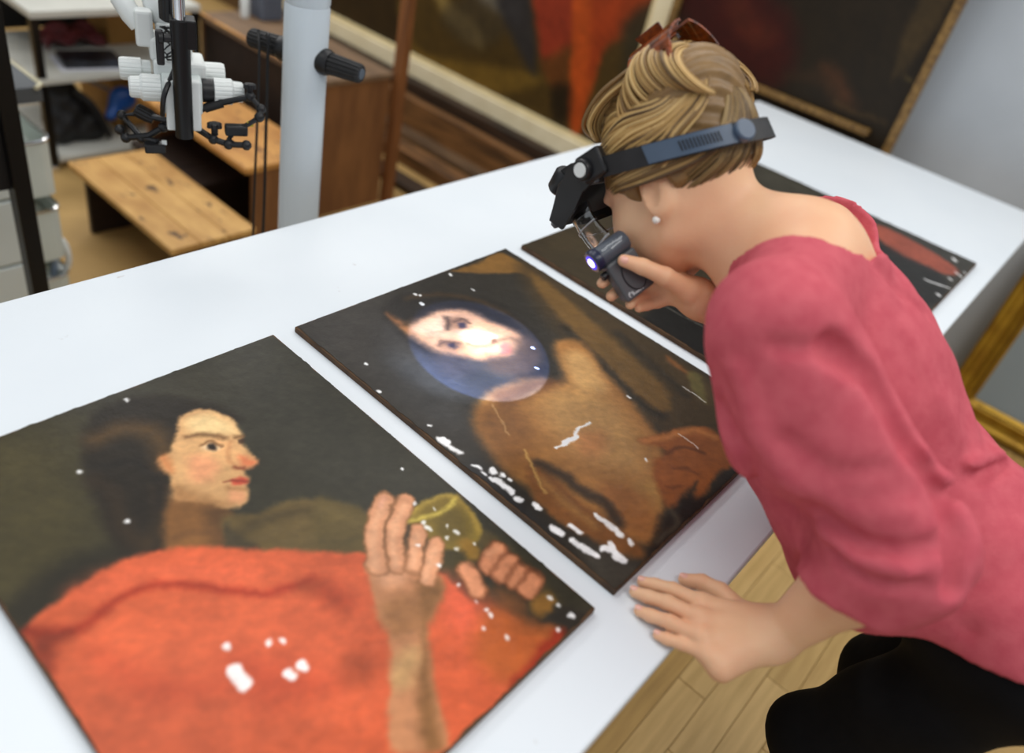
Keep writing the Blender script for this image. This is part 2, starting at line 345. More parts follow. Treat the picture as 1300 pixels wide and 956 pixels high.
# ------------------------------------------------------------------ what is painted on the pictures
P1=[('P',72,64,36,72.0,0.8,0,[[119,870],[248,810],[262,699],[213,564],[130,536],[68,589]]),
 ('P',56,54,46,60.0,0.8,0,[[510,831],[581,820],[577,358],[547,414],[441,530],[435,638]]),
 ('P',40,36,26,16.8,0.9,0,[[161,607],[221,598],[253,558],[130,536],[105,580]]),
 ('P',34,28,20,10.8,1,0,[[268,759],[292,795],[325,806],[369,796],[404,765],[434,725],[438,686],[397,698],[361,690],[325,653],[296,601],[266,558],[238,564],[223,599],[235,657],[246,713]]),
 ('L',88,64,34,16.8,0.75,26.4,[[282,756],[318,755],[340,722],[325,669]]),
 ('L',62,46,28,12.0,0.5,16.8,[[249,696],[257,668],[243,615],[246,573]]),
 ('L',70,52,30,9.6,0.4,12.0,[[297,644],[279,601],[252,575]]),
 ('L',26,22,18,7.2,0.6,9.6,[[272,708],[298,697],[303,654],[284,611]]),
 ('P',122,82,44,8.4,1,0,[[302,618],[344,571],[313,516],[283,531],[260,555]]),
 ('P',78,54,32,14.4,0.8,0,[[328,584],[344,564],[313,513],[299,524]]),
 ('L',92,62,36,6.0,0.6,7.2,[[275,563],[302,555],[315,531]]),
 ('P',208,160,108,4.2,1,0,[[384,738],[416,730],[429,699],[425,662],[416,650],[413,613],[400,604],[392,609],[389,592],[381,585],[375,570],[363,559],[345,565],[330,588],[306,615],[316,645],[317,666],[324,685],[335,685],[354,704]]),
 ('P',244,210,150,10.8,0.85,0,[[384,725],[411,722],[423,697],[421,668],[402,681],[379,703]]),
 ('P',226,150,108,12.0,0.75,0,[[352,665],[370,655],[372,633],[353,617],[336,629]]),
 ('P',236,178,120,8.4,0.85,0,[[393,667],[402,656],[406,620],[390,620],[379,636]]),
 ('P',214,112,72,7.2,0.8,0,[[402,631],[411,612],[401,605],[393,616]]),
 ('P',150,104,62,12.0,0.75,0,[[316,637],[330,604],[349,571],[328,584],[305,612]]),
 ('P',196,120,70,7.2,0.8,0,[[324,685],[333,682],[322,651],[318,665]]),
 ('L',92,62,36,4.8,0.8,6.0,[[369,699],[384,694],[395,682],[402,668]]),
 ('L',92,62,36,3.6,0.8,4.8,[[415,663],[424,659]]),
 ('P',235,205,165,3.6,0.7,0,[[373,671],[387,669],[391,656],[378,659]]),
 ('P',38,28,22,3.6,1,0,[[381,670],[390,666],[385,657],[378,661]]),
 ('L',110,74,44,2.4,0.8,3.6,[[373,675],[388,673],[393,658]]),
 ('P',60,40,28,2.4,0.8,0,[[416,657],[422,654],[417,647],[413,651]]),
 ('L',170,110,70,4.8,0.5,4.8,[[405,658],[388,637],[386,621]]),
 ('L',120,58,38,3.6,0.9,4.8,[[384,617],[392,612]]),
 ('P',196,78,58,3.6,1,0,[[370,602],[383,601],[387,592],[379,587],[368,594]]),
 ('L',110,48,34,2.4,0.8,3.0,[[362,603],[372,599],[385,589]]),
 ('P',222,150,108,6.0,0.7,0,[[360,588],[372,575],[362,564],[351,574]]),
 ('L',140,92,56,4.8,0.6,4.8,[[360,593],[375,580]]),
 ('P',96,79,46,7.2,1,0,[[330,557],[364,541],[396,536],[432,518],[454,485],[466,453],[451,422],[410,413],[334,489],[320,510]]),
 ('L',60,50,32,12.0,0.6,12.0,[[336,528],[377,523],[424,501],[448,460]]),
 ('P',60,52,36,6.0,0.9,0,[[330,547],[331,528],[337,493],[310,515]]),
 ('P',88,74,42,9.6,1,0,[[429,515],[452,494],[465,461],[429,411],[406,435],[383,453]]),
 ('L',112,94,56,12.0,0.5,12.0,[[427,501],[441,475],[452,446]]),
 ('P',66,58,34,12.0,1,0,[[496,362],[525,343],[521,322],[489,325],[475,336]]),
 ('P',92,76,44,12.0,0.8,0,[[550,368],[566,330],[559,248],[551,218],[538,247],[548,305],[535,335]]),
 ('P',204,92,56,4.8,1,0,[[112,546],[153,562],[209,571],[253,561],[297,532],[338,494],[387,451],[430,411],[443,387],[476,333],[469,250],[515,174],[426,123],[334,138],[75,361],[106,480]]),
 ('P',222,98,68,21.6,0.85,0,[[473,334],[483,302],[491,269],[480,235],[445,249],[437,289]]),
 ('P',216,98,64,24.0,0.8,0,[[168,564],[216,560],[275,524],[323,472],[283,480],[228,531],[185,538]]),
 ('P',214,98,60,28.8,0.7,0,[[127,490],[183,517],[239,492],[292,425],[252,403],[176,447]]),
 ('L',150,44,26,7.2,0.85,8.4,[[115,547],[148,520],[170,522],[200,529],[234,519],[269,485],[305,444],[333,432],[357,424]]),
 ('P',150,66,36,12.0,0.8,0,[[339,427],[367,418],[372,381],[359,368],[349,400]]),
 ('P',120,44,26,12.0,0.85,0,[[115,545],[145,521],[127,511],[104,482]]),
 ('P',150,66,38,16.8,0.8,0,[[323,325],[346,321],[345,302],[331,289],[312,307]]),
 ('P',168,60,36,19.2,0.6,0,[[356,417],[373,403],[374,368],[353,386]]),
 ('P',178,66,40,28.8,0.6,0,[[242,401],[286,352],[298,309],[235,340]]),
 ('P',188,72,44,24.0,0.6,0,[[151,490],[181,428],[220,378],[164,409]]),
 ('P',172,88,42,16.8,0.9,0,[[491,269],[508,229],[530,201],[526,183],[443,187],[426,227],[445,257]]),
 ('P',140,40,26,7.2,0.8,0,[[520,201],[529,185],[443,187],[437,192]]),
 ('P',46,42,36,7.2,1,0,[[520,223],[551,218],[573,182],[531,183],[530,201]]),
 ('P',128,106,44,4.8,1,0,[[497,426],[523,432],[554,428],[573,413],[571,383],[557,352],[538,343],[514,350],[499,369],[495,402]]),
 ('P',86,72,34,12.0,0.7,0,[[529,401],[558,394],[553,366],[526,357],[512,378]]),
 ('L',206,182,84,3.6,0.9,6.0,[[493,420],[509,416],[530,407],[551,405],[568,411]]),
 ('L',176,148,66,4.8,0.9,6.0,[[499,425],[529,429],[560,424],[572,413]]),
 ('L',170,140,60,6.0,0.8,6.0,[[574,410],[568,380],[555,354]]),
 ('L',140,104,40,6.0,0.95,19.2,[[528,350],[524,334]]),
 ('P',188,128,88,4.8,1,0,[[421,404],[402,379],[382,340],[377,316],[340,273],[301,226],[341,190],[374,243],[417,298],[454,314],[472,335],[461,348],[465,377],[445,391]]),
 ('P',122,84,48,9.6,0.85,0,[[443,345],[470,331],[450,312],[414,297],[372,244],[337,193],[323,206],[365,258],[403,293]]),
 ('P',226,164,124,9.6,0.8,0,[[421,399],[442,387],[450,366],[430,356],[410,372]]),
 ('P',140,96,56,12.0,0.6,0,[[391,350],[419,348],[429,321],[403,302],[379,315]]),
 ('P',196,158,104,9.6,0.7,0,[[361,291],[387,292],[383,276],[355,260],[343,270]]),
 ('L',120,78,46,3.6,0.9,25.2,[[498,464],[458,436],[425,392]]),
 ('L',216,152,112,3.6,1,21.6,[[498,464],[458,436],[425,392]]),
 ('L',236,178,138,4.8,0.6,8.6,[[492,458],[457,437],[423,393]]),
 ('L',120,78,46,3.6,0.9,25.2,[[515,447],[475,418],[444,380]]),
 ('L',216,152,112,3.6,1,21.6,[[515,447],[475,418],[444,380]]),
 ('L',236,178,138,4.8,0.6,8.6,[[508,442],[473,419],[443,381]]),
 ('L',120,78,46,3.6,0.9,21.6,[[497,402],[479,385],[457,365]]),
 ('L',216,152,112,3.6,1,18.0,[[497,402],[479,385],[457,365]]),
 ('L',236,178,138,4.8,0.6,7.2,[[491,397],[477,386],[455,366]]),
 ('L',120,78,46,3.6,0.9,21.6,[[500,373],[481,359],[457,342]]),
 ('L',216,152,112,3.6,1,18.0,[[500,373],[481,359],[457,342]]),
 ('L',236,178,138,4.8,0.6,7.2,[[494,368],[480,360],[455,344]]),
 ('L',236,170,140,3.6,0.7,7.2,[[498,466],[488,459]]),
 ('L',110,60,36,4.8,0.9,31.3,[[527,309],[550,316]]),
 ('L',212,138,98,4.8,1,25.3,[[527,309],[549,316]]),
 ('L',110,60,36,4.8,0.9,29.8,[[529,290],[550,296]]),
 ('L',212,138,98,4.8,1,23.8,[[529,290],[549,295]]),
 ('L',110,60,36,4.8,0.9,25.3,[[534,273],[552,278]]),
 ('L',212,138,98,4.8,1,19.3,[[534,273],[551,278]]),
 ('L',110,60,36,4.8,0.9,26.8,[[536,257],[555,262]]),
 ('L',212,138,98,4.8,1,20.8,[[536,257],[554,261]]),
 ('L',226,158,116,6.0,0.7,9.6,[[539,322],[554,319]]),
 ('L',120,68,40,4.8,0.9,24.0,[[501,324],[491,291]]),
 ('L',218,146,106,4.8,1,19.2,[[502,325],[491,293]]),
 ('P',130,78,44,9.6,0.7,0,[[509,285],[522,257],[516,240],[498,259]]),
 ('P',136,96,44,6.0,1,0,[[536,245],[555,237],[546,222],[522,225],[523,238]]),
 ('L',254,254,254,1.8,0.9,4.8,[[344,804],[344,800]]),
 ('L',254,254,254,1.8,0.9,4.2,[[243,718],[244,716]]),
 ('L',254,254,254,1.8,0.9,4.8,[[249,617],[249,616]]),
 ('L',254,254,254,1.8,0.9,3.6,[[550,490],[549,488]]),
 ('L',254,254,254,1.8,0.9,14.4,[[238,386],[238,367]]),
 ('L',254,254,254,1.8,0.9,10.8,[[288,350],[289,346]]),
 ('L',254,254,254,1.8,0.9,9.6,[[275,351],[276,346]]),
 ('L',254,254,254,1.8,0.9,6.0,[[279,391],[279,389]]),
 ('L',254,254,254,1.8,0.9,7.2,[[246,413],[246,412]]),
 ('L',254,254,254,1.8,0.9,6.0,[[291,384],[291,383]]),
 ('L',254,254,254,1.8,0.85,6.6,[[511,407],[510,405]]),
 ('L',254,254,254,1.8,0.85,5.9,[[509,398],[509,397]]),
 ('L',254,254,254,1.8,0.85,3.3,[[509,393],[508,392]]),
 ('L',254,254,254,1.8,0.85,5.3,[[531,372],[531,370]]),
 ('L',254,254,254,1.8,0.85,4.0,[[518,373],[517,371]]),
 ('L',254,254,254,1.8,0.85,3.3,[[530,384],[529,383]]),
 ('L',254,254,254,1.8,0.85,2.6,[[536,415],[535,413]]),
 ('L',254,254,254,1.8,0.85,4.6,[[515,353],[515,352]]),
 ('L',254,254,254,1.8,0.85,3.3,[[537,345],[536,343]]),
 ('L',254,254,254,1.8,0.85,3.3,[[522,438],[521,436]]),
 ('L',254,254,254,1.8,0.85,4.0,[[482,385],[482,383]]),
 ('L',254,254,254,1.8,0.85,5.9,[[481,351],[481,349]]),
 ('L',254,254,254,1.8,0.85,7.9,[[549,235],[549,234]]),
 ('L',254,254,254,1.8,0.85,9.2,[[550,201],[550,200]]),
 ('L',254,254,254,1.8,0.85,4.0,[[550,219],[550,218]]),
 ('L',254,254,254,1.8,0.85,5.3,[[525,198],[525,197]]),
 ('L',254,254,254,1.8,0.85,5.3,[[460,257],[460,256]]),
 ('L',254,254,254,1.8,0.85,4.6,[[481,271],[481,269]]),
 ('L',254,254,254,1.8,0.85,5.9,[[479,262],[478,261]]),
 ('L',254,254,254,1.8,0.85,3.3,[[478,284],[478,283]]),
 ('L',254,254,254,1.8,0.85,3.3,[[479,314],[478,313]]),
 ('L',254,254,254,1.8,0.85,4.6,[[472,232],[472,231]]),
 ('L',254,254,254,1.8,0.85,3.3,[[549,490],[549,488]])]
P2=[('P',58,54,50,52.0,0.8,0,[[610,813],[804,798],[758,669],[663,470],[617,584]]),
 ('P',66,66,66,39.0,0.6,0,[[681,695],[737,611],[699,505],[649,520],[640,610]]),
 ('P',124,88,42,6.5,1,0,[[960,813],[1025,810],[1102,810],[1092,667],[1069,589],[1035,610],[1082,727],[1033,763]]),
 ('P',70,54,32,26.0,0.9,0,[[1111,774],[1121,546],[1102,313],[996,226],[911,320],[957,462],[1001,620]]),
 ('P',118,86,42,10.4,0.8,0,[[1087,728],[1095,678],[1050,478],[1010,353],[952,347],[993,489],[1034,629]]),
 ('P',134,84,44,7.8,0.8,0,[[1104,415],[1094,371],[1082,339],[1086,366],[1088,405]]),
 ('L',36,30,22,10.4,0.8,15.6,[[1004,575],[975,471],[952,391],[950,330]]),
 ('L',40,34,26,10.4,0.7,15.6,[[1079,506],[1053,408],[1034,335]]),
 ('L',104,78,40,7.8,0.7,10.4,[[1016,514],[1000,424],[979,337]]),
 ('P',96,88,50,6.5,0.8,0,[[1092,367],[1103,345],[1044,299],[1058,337]]),
 ('P',38,34,30,11.7,1,0,[[759,781],[823,807],[884,778],[927,737],[960,691],[957,614],[931,554],[870,503],[807,498],[834,553],[804,598],[756,643],[742,696],[752,737]]),
 ('L',78,58,36,9.1,0.7,11.7,[[827,790],[886,769],[931,720],[947,664]]),
 ('L',60,48,34,9.1,0.6,10.4,[[951,662],[934,594],[895,538]]),
 ('P',176,120,74,11.7,1,0,[[765,732],[813,733],[860,732],[898,699],[904,659],[921,616],[907,580],[865,567],[818,588],[795,612],[767,645],[759,695]]),
 ('P',196,140,90,18.2,0.9,0,[[775,722],[813,723],[853,719],[883,693],[885,656],[901,622],[880,594],[835,604],[807,628],[778,667],[775,702]]),
 ('P',150,96,58,9.1,0.9,0,[[767,776],[770,763],[773,730],[764,706],[759,740]]),
 ('P',212,160,108,15.6,0.75,0,[[806,720],[845,717],[854,700],[814,684],[786,695],[779,712]]),
 ('P',120,78,48,13.0,0.8,0,[[840,709],[862,703],[871,682],[846,669],[830,686]]),
 ('P',130,86,54,11.7,0.7,0,[[788,667],[811,657],[815,636],[791,632],[776,650]]),
 ('L',44,30,22,7.8,0.85,7.8,[[847,711],[836,696],[823,686]]),
 ('L',60,40,28,5.2,0.8,5.2,[[849,695],[866,692],[869,677]]),
 ('P',46,38,40,5.2,0.95,0,[[852,687],[863,684],[856,672],[845,676]]),
 ('P',46,38,40,5.2,0.95,0,[[795,655],[806,650],[799,640],[790,645]]),
 ('L',60,40,30,6.5,0.75,6.5,[[781,662],[798,660],[811,647]]),
 ('P',216,168,124,11.7,0.85,0,[[833,669],[864,656],[876,631],[848,621],[829,641]]),
 ('P',226,182,140,6.5,0.7,0,[[860,651],[880,634],[875,623],[857,634]]),
 ('L',130,84,54,6.5,0.7,6.5,[[822,638],[833,623],[853,614],[868,615]]),
 ('L',90,56,38,3.9,0.7,5.2,[[860,615],[871,619]]),
 ('P',176,84,66,6.5,0.8,0,[[863,602],[882,601],[869,581],[848,582]]),
 ('P',64,48,36,15.6,0.9,0,[[824,594],[853,579],[894,592],[930,596],[913,552],[872,527],[827,532],[802,568]]),
 ('L',84,60,40,7.8,0.6,7.8,[[871,614],[895,608],[904,592]]),
 ('L',36,30,24,11.7,0.7,11.7,[[775,733],[819,740],[866,738],[904,710],[918,668],[930,624]]),
 ('P',70,58,50,18.2,0.5,0,[[759,647],[794,611],[789,583],[747,587],[739,616]]),
 ('P',160,110,58,11.7,1,0,[[951,554],[998,528],[965,457],[939,382],[910,316],[885,286],[823,241],[780,219],[720,198],[697,226],[687,259],[668,306],[661,359],[664,424],[695,501],[759,530],[848,513],[885,479]]),
 ('P',196,150,90,33.8,0.85,0,[[832,475],[901,454],[909,386],[871,313],[816,276],[787,321],[772,377],[787,430]]),
 ('P',208,164,104,15.6,0.75,0,[[940,523],[975,510],[954,455],[923,420],[895,449],[903,481]]),
 ('P',104,66,34,23.4,0.6,0,[[705,505],[765,504],[765,454],[709,394],[665,391],[667,433]]),
 ('P',96,58,34,15.6,0.8,0,[[765,530],[848,513],[880,482],[816,486],[760,499]]),
 ('P',186,116,66,18.2,0.6,0,[[797,391],[837,369],[812,340],[776,352]]),
 ('P',190,150,84,15.6,0.6,0,[[788,268],[824,255],[786,228],[757,237]]),
 ('P',150,92,48,15.6,0.6,0,[[745,301],[786,256],[771,226],[719,202],[703,240]]),
 ('P',122,78,42,7.8,1,0,[[692,392],[708,365],[699,309],[705,251],[699,198],[674,201],[660,249],[648,316],[661,359]]),
 ('L',48,38,30,9.1,0.85,18.2,[[707,384],[719,346],[716,317],[725,282],[711,246]]),
 ('L',168,124,70,10.4,0.6,10.4,[[688,360],[681,316],[681,264]]),
 ('L',190,150,100,2.0,0.6,3.2,[[746,509],[717,449]]),
 ('L',200,160,90,2.6,0.7,3.9,[[712,414],[672,344]]),
 ('P',148,86,42,6.5,1,0,[[869,320],[916,308],[962,291],[995,259],[957,201],[909,206],[854,196],[834,204],[872,219],[823,213],[791,213],[802,236],[843,278],[887,284]]),
 ('L',196,128,70,6.5,0.75,11.7,[[875,316],[918,298],[964,281],[981,252]]),
 ('L',84,48,28,5.2,0.7,6.5,[[885,278],[917,270],[934,242]]),
 ('L',96,54,30,5.2,0.6,6.5,[[865,254],[881,242],[885,224]]),
 ('L',96,54,30,5.2,0.6,5.2,[[825,240],[840,228]]),
 ('P',34,26,22,13.0,1,0,[[792,209],[827,210],[857,187],[935,178],[973,157],[730,180],[717,191],[759,208]]),
 ('L',84,74,58,6.5,0.6,10.4,[[789,212],[777,194],[729,194]]),
 ('P',70,66,58,18.2,0.8,0,[[638,267],[666,214],[675,182],[610,179],[612,222]]),
 ('P',44,44,46,18.2,0.8,0,[[635,442],[634,373],[624,291],[606,256],[607,329],[602,411]]),
 ('L',254,254,254,2.0,0.95,4.9,[[753,388],[791,387],[810,393],[839,391]]),
 ('L',254,254,254,2.0,0.95,8.8,[[771,388],[798,386]]),
 ('L',254,254,254,2.0,0.95,8.8,[[697,274],[698,257],[697,233]]),
 ('L',254,254,254,2.0,0.95,7.8,[[657,286],[657,269]]),
 ('L',254,254,254,2.0,0.95,9.8,[[639,267],[640,248],[645,234]]),
 ('L',254,254,254,2.0,0.95,9.8,[[660,234],[667,220],[666,207]]),
 ('L',254,254,254,2.0,0.95,11.7,[[672,230],[663,216]]),
 ('L',254,254,254,2.0,0.95,11.7,[[632,296],[636,286]]),
 ('L',254,254,254,2.0,0.95,7.8,[[699,220],[695,216]]),
 ('L',254,254,254,2.0,0.95,10.7,[[636,359],[636,355]]),
 ('L',254,254,254,2.0,0.95,8.8,[[647,337],[644,331]]),
 ('L',254,254,254,2.0,0.95,9.8,[[637,398],[637,372]]),
 ('L',254,254,254,2.0,0.95,8.8,[[645,416],[644,411]]),
 ('L',254,254,254,2.0,0.95,7.8,[[650,402],[649,399]]),
 ('L',254,254,254,2.0,0.95,7.8,[[633,406],[632,402]]),
 ('L',254,254,254,2.0,0.95,5.9,[[632,420],[632,416]]),
 ('L',254,254,254,2.0,0.95,5.9,[[631,436],[634,427]]),
 ('L',254,254,254,2.0,0.95,5.9,[[652,388],[652,386]]),
 ('L',254,254,254,2.0,0.95,4.9,[[946,393],[946,388]]),
 ('L',254,254,254,2.0,0.95,3.9,[[845,290],[845,288]]),
 ('L',254,254,254,2.0,0.95,2.0,[[1049,350],[1050,332],[1046,303]]),
 ('L',254,254,254,2.0,0.95,2.0,[[937,290],[935,253]]),
 ('L',254,254,254,1.6,0.9,5.9,[[848,792],[848,790]]),
 ('L',254,254,254,1.6,0.9,4.7,[[853,786],[853,783]]),
 ('L',254,254,254,1.6,0.9,8.2,[[837,765],[837,763]]),
 ('L',254,254,254,1.6,0.9,5.9,[[949,807],[949,805]]),
 ('L',254,254,254,1.6,0.9,5.9,[[654,689],[654,688]]),
 ('L',254,254,254,1.6,0.9,5.9,[[627,628],[627,626]]),
 ('L',254,254,254,1.6,0.9,3.5,[[949,750],[949,747]]),
 ('L',254,254,254,1.6,0.9,4.7,[[911,569],[910,567]]),
 ('L',254,254,254,1.6,0.9,4.7,[[874,526],[874,524]]),
 ('L',254,254,254,1.6,0.9,4.7,[[638,530],[639,529]]),
 ('L',254,254,254,1.6,0.9,11.7,[[632,499],[632,497]]),
 ('L',254,254,254,1.6,0.9,9.4,[[635,491],[635,490]]),
 ('L',254,254,254,2.6,0.9,9.1,[[628,504],[631,482],[633,466]])]
P3=[('P',58,48,32,48.0,0.7,0,[[1155,802],[1380,775],[1187,446],[1126,513]]),
 ('P',22,20,18,16.0,0.95,0,[[1189,519],[1286,507],[1366,301],[1076,167],[1110,399],[1114,478]]),
 ('L',130,126,116,1.6,0.7,1.9,[[1240,519],[1244,463],[1251,405]]),
 ('P',110,92,40,9.6,0.7,0,[[1494,522],[1513,493],[1491,452],[1442,474]]),
 ('L',254,254,254,2.4,0.6,3.2,[[1105,363],[1105,342]])]
P4=[('P',70,68,60,36.0,0.7,0,[[2161,784],[2193,659],[2120,462],[1950,571]]),
 ('P',150,74,56,9.0,0.95,0,[[2142,403],[2161,322],[2109,173],[2035,182],[2019,317]]),
 ('P',34,32,30,18.0,0.9,0,[[2038,387],[2032,280],[2016,177],[1841,146],[1810,265]]),
 ('L',254,254,254,2.7,0.85,9.0,[[2162,195],[2153,187]]),
 ('L',254,254,254,2.7,0.85,7.2,[[2082,168],[2074,160]]),
 ('L',254,254,254,2.7,0.85,7.2,[[2071,153],[2063,145]]),
 ('L',254,254,254,2.7,0.85,5.4,[[2107,153],[2099,145]]),
 ('L',254,254,254,2.7,0.85,5.4,[[2027,170],[2020,162]]),
 ('L',254,254,254,2.7,0.85,7.2,[[1904,164],[1898,156]]),
 ('L',254,254,254,2.7,0.85,6.3,[[1951,206],[1957,179],[1967,150]])]
P5=[('P',40,28,14,72.0,0.8,0,[[4084,416],[3283,635],[3099,289],[2812,92],[2361,141],[1991,212],[2585,137],[3622,203]]),
 ('P',120,92,34,28.8,0.75,0,[[3241,569],[3047,347],[2647,401],[2342,467],[2195,481],[2410,327],[2853,289],[3142,358]]),
 ('P',150,126,70,28.8,0.8,0,[[3019,670],[2808,618],[2630,561],[2613,490],[2846,531]]),
 ('P',66,56,40,43.2,0.7,0,[[2908,551],[2630,779],[2483,607],[2664,473]]),
 ('P',110,104,92,28.8,0.8,0,[[2813,764],[2496,851],[2398,670],[2500,674],[2663,698]]),
 ('P',44,42,44,36.0,0.9,0,[[2565,727],[2396,844],[2250,499],[2361,536]]),
 ('P',140,50,28,25.2,1,0,[[2361,888],[2148,946],[2072,703],[2220,565],[2288,668]]),
 ('P',172,72,24,21.6,1,0,[[2128,951],[1876,1020],[1892,827],[1920,718],[1918,508],[1927,317],[2004,363],[2083,664]]),
 ('P',146,54,20,28.8,0.9,0,[[2028,979],[1732,1060],[1769,833],[1900,724],[1939,572],[2000,760]]),
 ('P',110,60,24,28.8,0.8,0,[[2215,548],[2104,657],[2054,495],[2141,463]]),
 ('P',30,22,12,36.0,0.8,0,[[2141,463],[2033,502],[2004,363],[2067,300]]),
 ('P',88,66,26,50.4,0.6,0,[[2829,172],[2400,290],[2090,291],[1980,256],[2371,179]]),
 ('P',50,44,28,36.0,0.9,0,[[1844,809],[1737,968],[1689,889],[1721,580]])]
P6=[('P',58,14,10,58.0,0.9,0,[[1713,1094],[1392,1180],[1106,1045],[1113,841],[1412,888]]),
 ('P',84,34,18,40.6,0.7,0,[[1443,1139],[1270,1050],[1156,1015],[1227,949],[1350,997]]),
 ('P',70,42,22,29.0,0.9,0,[[974,962],[922,981],[842,939],[800,883],[876,883]]),
 ('L',54,36,20,23.2,0.7,29.0,[[1073,899],[958,926],[876,883]]),
 ('L',84,62,32,7.2,0.7,8.7,[[870,871],[763,868],[674,866]]),
 ('P',62,48,26,14.5,0.9,0,[[756,1351],[657,1377],[669,1158],[711,1027],[735,1018]]),
 ('L',96,80,40,5.8,0.8,7.2,[[702,1024],[668,1023]])]

# ------------------------------------------------------------------ paintings: oil paint laid on dense sheets, drawn in millimetres of the panel plane
def vnoise(x, y, seed=0):
    xi = np.floor(x).astype(int); yi = np.floor(y).astype(int); xf = x - xi; yf = y - yi
    def hsh(a, b):
        v = np.sin(a * 127.1 + b * 311.7 + seed * 74.7) * 43758.5453; return v - np.floor(v)
    sx = xf * xf * (3 - 2 * xf); sy = yf * yf * (3 - 2 * yf)
    return (hsh(xi, yi) * (1 - sx) + hsh(xi + 1, yi) * sx) * (1 - sy) + (hsh(xi, yi + 1) * (1 - sx) + hsh(xi + 1, yi + 1) * sx) * sy
def fbm(x, y, seed=0): return 0.5 * vnoise(x, y, seed) + 0.3 * vnoise(x * 2.1, y * 2.1, seed + 1) + 0.2 * vnoise(x * 4.3, y * 4.3, seed + 2)
def closed_spline(pts, n=4):
    P = np.array(pts, float); m = len(P); out = []
    for i in range(m):
        p0, p1, p2, p3 = P[i - 1], P[i], P[(i + 1) % m], P[(i + 2) % m]
        for k in range(n):
            t = k / n
            out.append(0.5 * (2 * p1 + (p2 - p0) * t + (2 * p0 - 5 * p1 + 4 * p2 - p3) * t * t + (3 * p1 - p0 - 3 * p2 + p3) * t ** 3))
    return np.array(out)
def dist_lines(x, y, A, B):
    d = np.full(x.shape, 1e9)
    for (ax, ay), (bx, by) in zip(A, B):
        ex, ey = bx - ax, by - ay; L = ex * ex + ey * ey + 1e-9
        t = np.clip(((x - ax) * ex + (y - ay) * ey) / L, 0, 1)
        d = np.minimum(d, (x - ax - t * ex) ** 2 + (y - ay - t * ey) ** 2)
    return np.sqrt(d)
def paint(ops, X, Y, base, seed=1, warp=4.0, wscale=13.0, grain=0.20):
    C = np.ones((X.size, 3)) * np.array(base, float)
    wx = X + warp * (fbm(X / wscale, Y / wscale, seed) - 0.5) * 2; wy = Y + warp * (fbm(X / wscale + 40, Y / wscale + 9, seed) - 0.5) * 2
    for t, r, g, b, fe, al, w, pts in ops:
        fe = max(fe, 1.0)
        if t == 'P': A = closed_spline(pts); B = np.roll(A, -1, 0)
        else: A = np.array(catmull(pts, 4)); A, B = A[:-1], A[1:]
        pad = fe * 1.6 + w
        lo = np.minimum(A.min(0), B.min(0)) - pad; hi = np.maximum(A.max(0), B.max(0)) + pad
        I = np.nonzero((wx > lo[0]) & (wx < hi[0]) & (wy > lo[1]) & (wy < hi[1]))[0]
        if not len(I): continue
        x, y = wx[I], wy[I]; d = dist_lines(x, y, A, B)
        if t == 'P':
            ins = np.zeros(len(I), bool)
            for (ax, ay), (bx, by) in zip(A, B):
                c = (ay > y) != (by > y)
                ins ^= c & (x < (bx - ax) * (y - ay) / ((by - ay) if by != ay else 1e-9) + ax)
            d = np.where(ins, -d, d)
        else: d = d - w / 2
        m = np.clip(0.5 - d / (2 * fe), 0, 1); m = m * m * (3 - 2 * m) * al
        C[I] = C[I] * (1 - m[:, None]) + np.array((r, g, b)) * m[:, None]
    br = fbm(X / 9.0 + Y / 22.0, Y / 9.0, seed + 5) - 0.5; br2 = fbm(X / 60.0, Y / 60.0, seed + 8) - 0.5
    C = C * (1 + grain * br + 0.25 * br2)[:, None]
    C = np.clip(C, 0, 255) / 255.0
    return np.where(C <= 0.04045, C / 12.92, ((C + 0.055) / 1.055) ** 2.4)
M_oil = mat('varnished_oil_paint', (128, 128, 128), 0.33, attr='paint', spec=0.22, bump=0.12, bump_scale=260)
M_oil_dull = mat('old_oil_paint', (128, 128, 128), 0.5, attr='paint', spec=0.3)
M_board = mat('old_oak_board', (92, 64, 36), 0.7, rgb2=(60, 42, 26), scale=30, bump=0.3)

def panel_painting(x0, x1, y0, y1, ops, base, step, label, seed):
    t = thing('panel_painting', ((x0 + x1) / 2, (y0 + y1) / 2, 0.8), label, 'painting', 'panel paintings lying on the table')
    MB().box(((x0 + x1) / 2, (y0 + y1) / 2, 0.805), ((x1 - x0) / 2, (y1 - y0) / 2, 0.005), bev=0.0015).build('oak_panel', M_board, t)
    nx = int((x1 - x0) / step); ny = int((y1 - y0) / step)
    gx, gy = np.meshgrid(np.linspace(x0 + 0.001, x1 - 0.001, nx), np.linspace(y0 + 0.001, y1 - 0.001, ny), indexing='ij')
    ex = np.minimum(gx - x0, x1 - gx); ey = np.minimum(gy - y0, y1 - gy)
    jx = (fbm(gy * 60, gx * 4, seed) - 0.3) * 0.006 * np.clip(1 - ex / 0.012, 0, 1) * np.sign((x0 + x1) / 2 - gx)
    jy = (fbm(gx * 60, gy * 4, seed + 3) - 0.3) * 0.006 * np.clip(1 - ey / 0.012, 0, 1) * np.sign((y0 + y1) / 2 - gy)
    gz = 0.8106 + 0.0004 * fbm(gx * 90, gy * 90, seed)
    V = np.stack([gx + jx, gy + jy, gz], -1).reshape(-1, 3)
    i = np.arange(nx * ny).reshape(nx, ny)
    F = np.stack([i[:-1, :-1], i[1:, :-1], i[1:, 1:], i[:-1, 1:]], -1).reshape(-1, 4)
    C = paint(ops, gx.ravel() * 1000, gy.ravel() * 1000, base, seed)
    np_mesh('painted_surface', V, F, M_oil, t, colors=C)
    return t
panel_painting(0.110, 0.582, 0.188, 0.824, P1, (52, 49, 38), 0.0016, 'unframed panel painting of a long haired man in a red robe holding a goblet', 1)
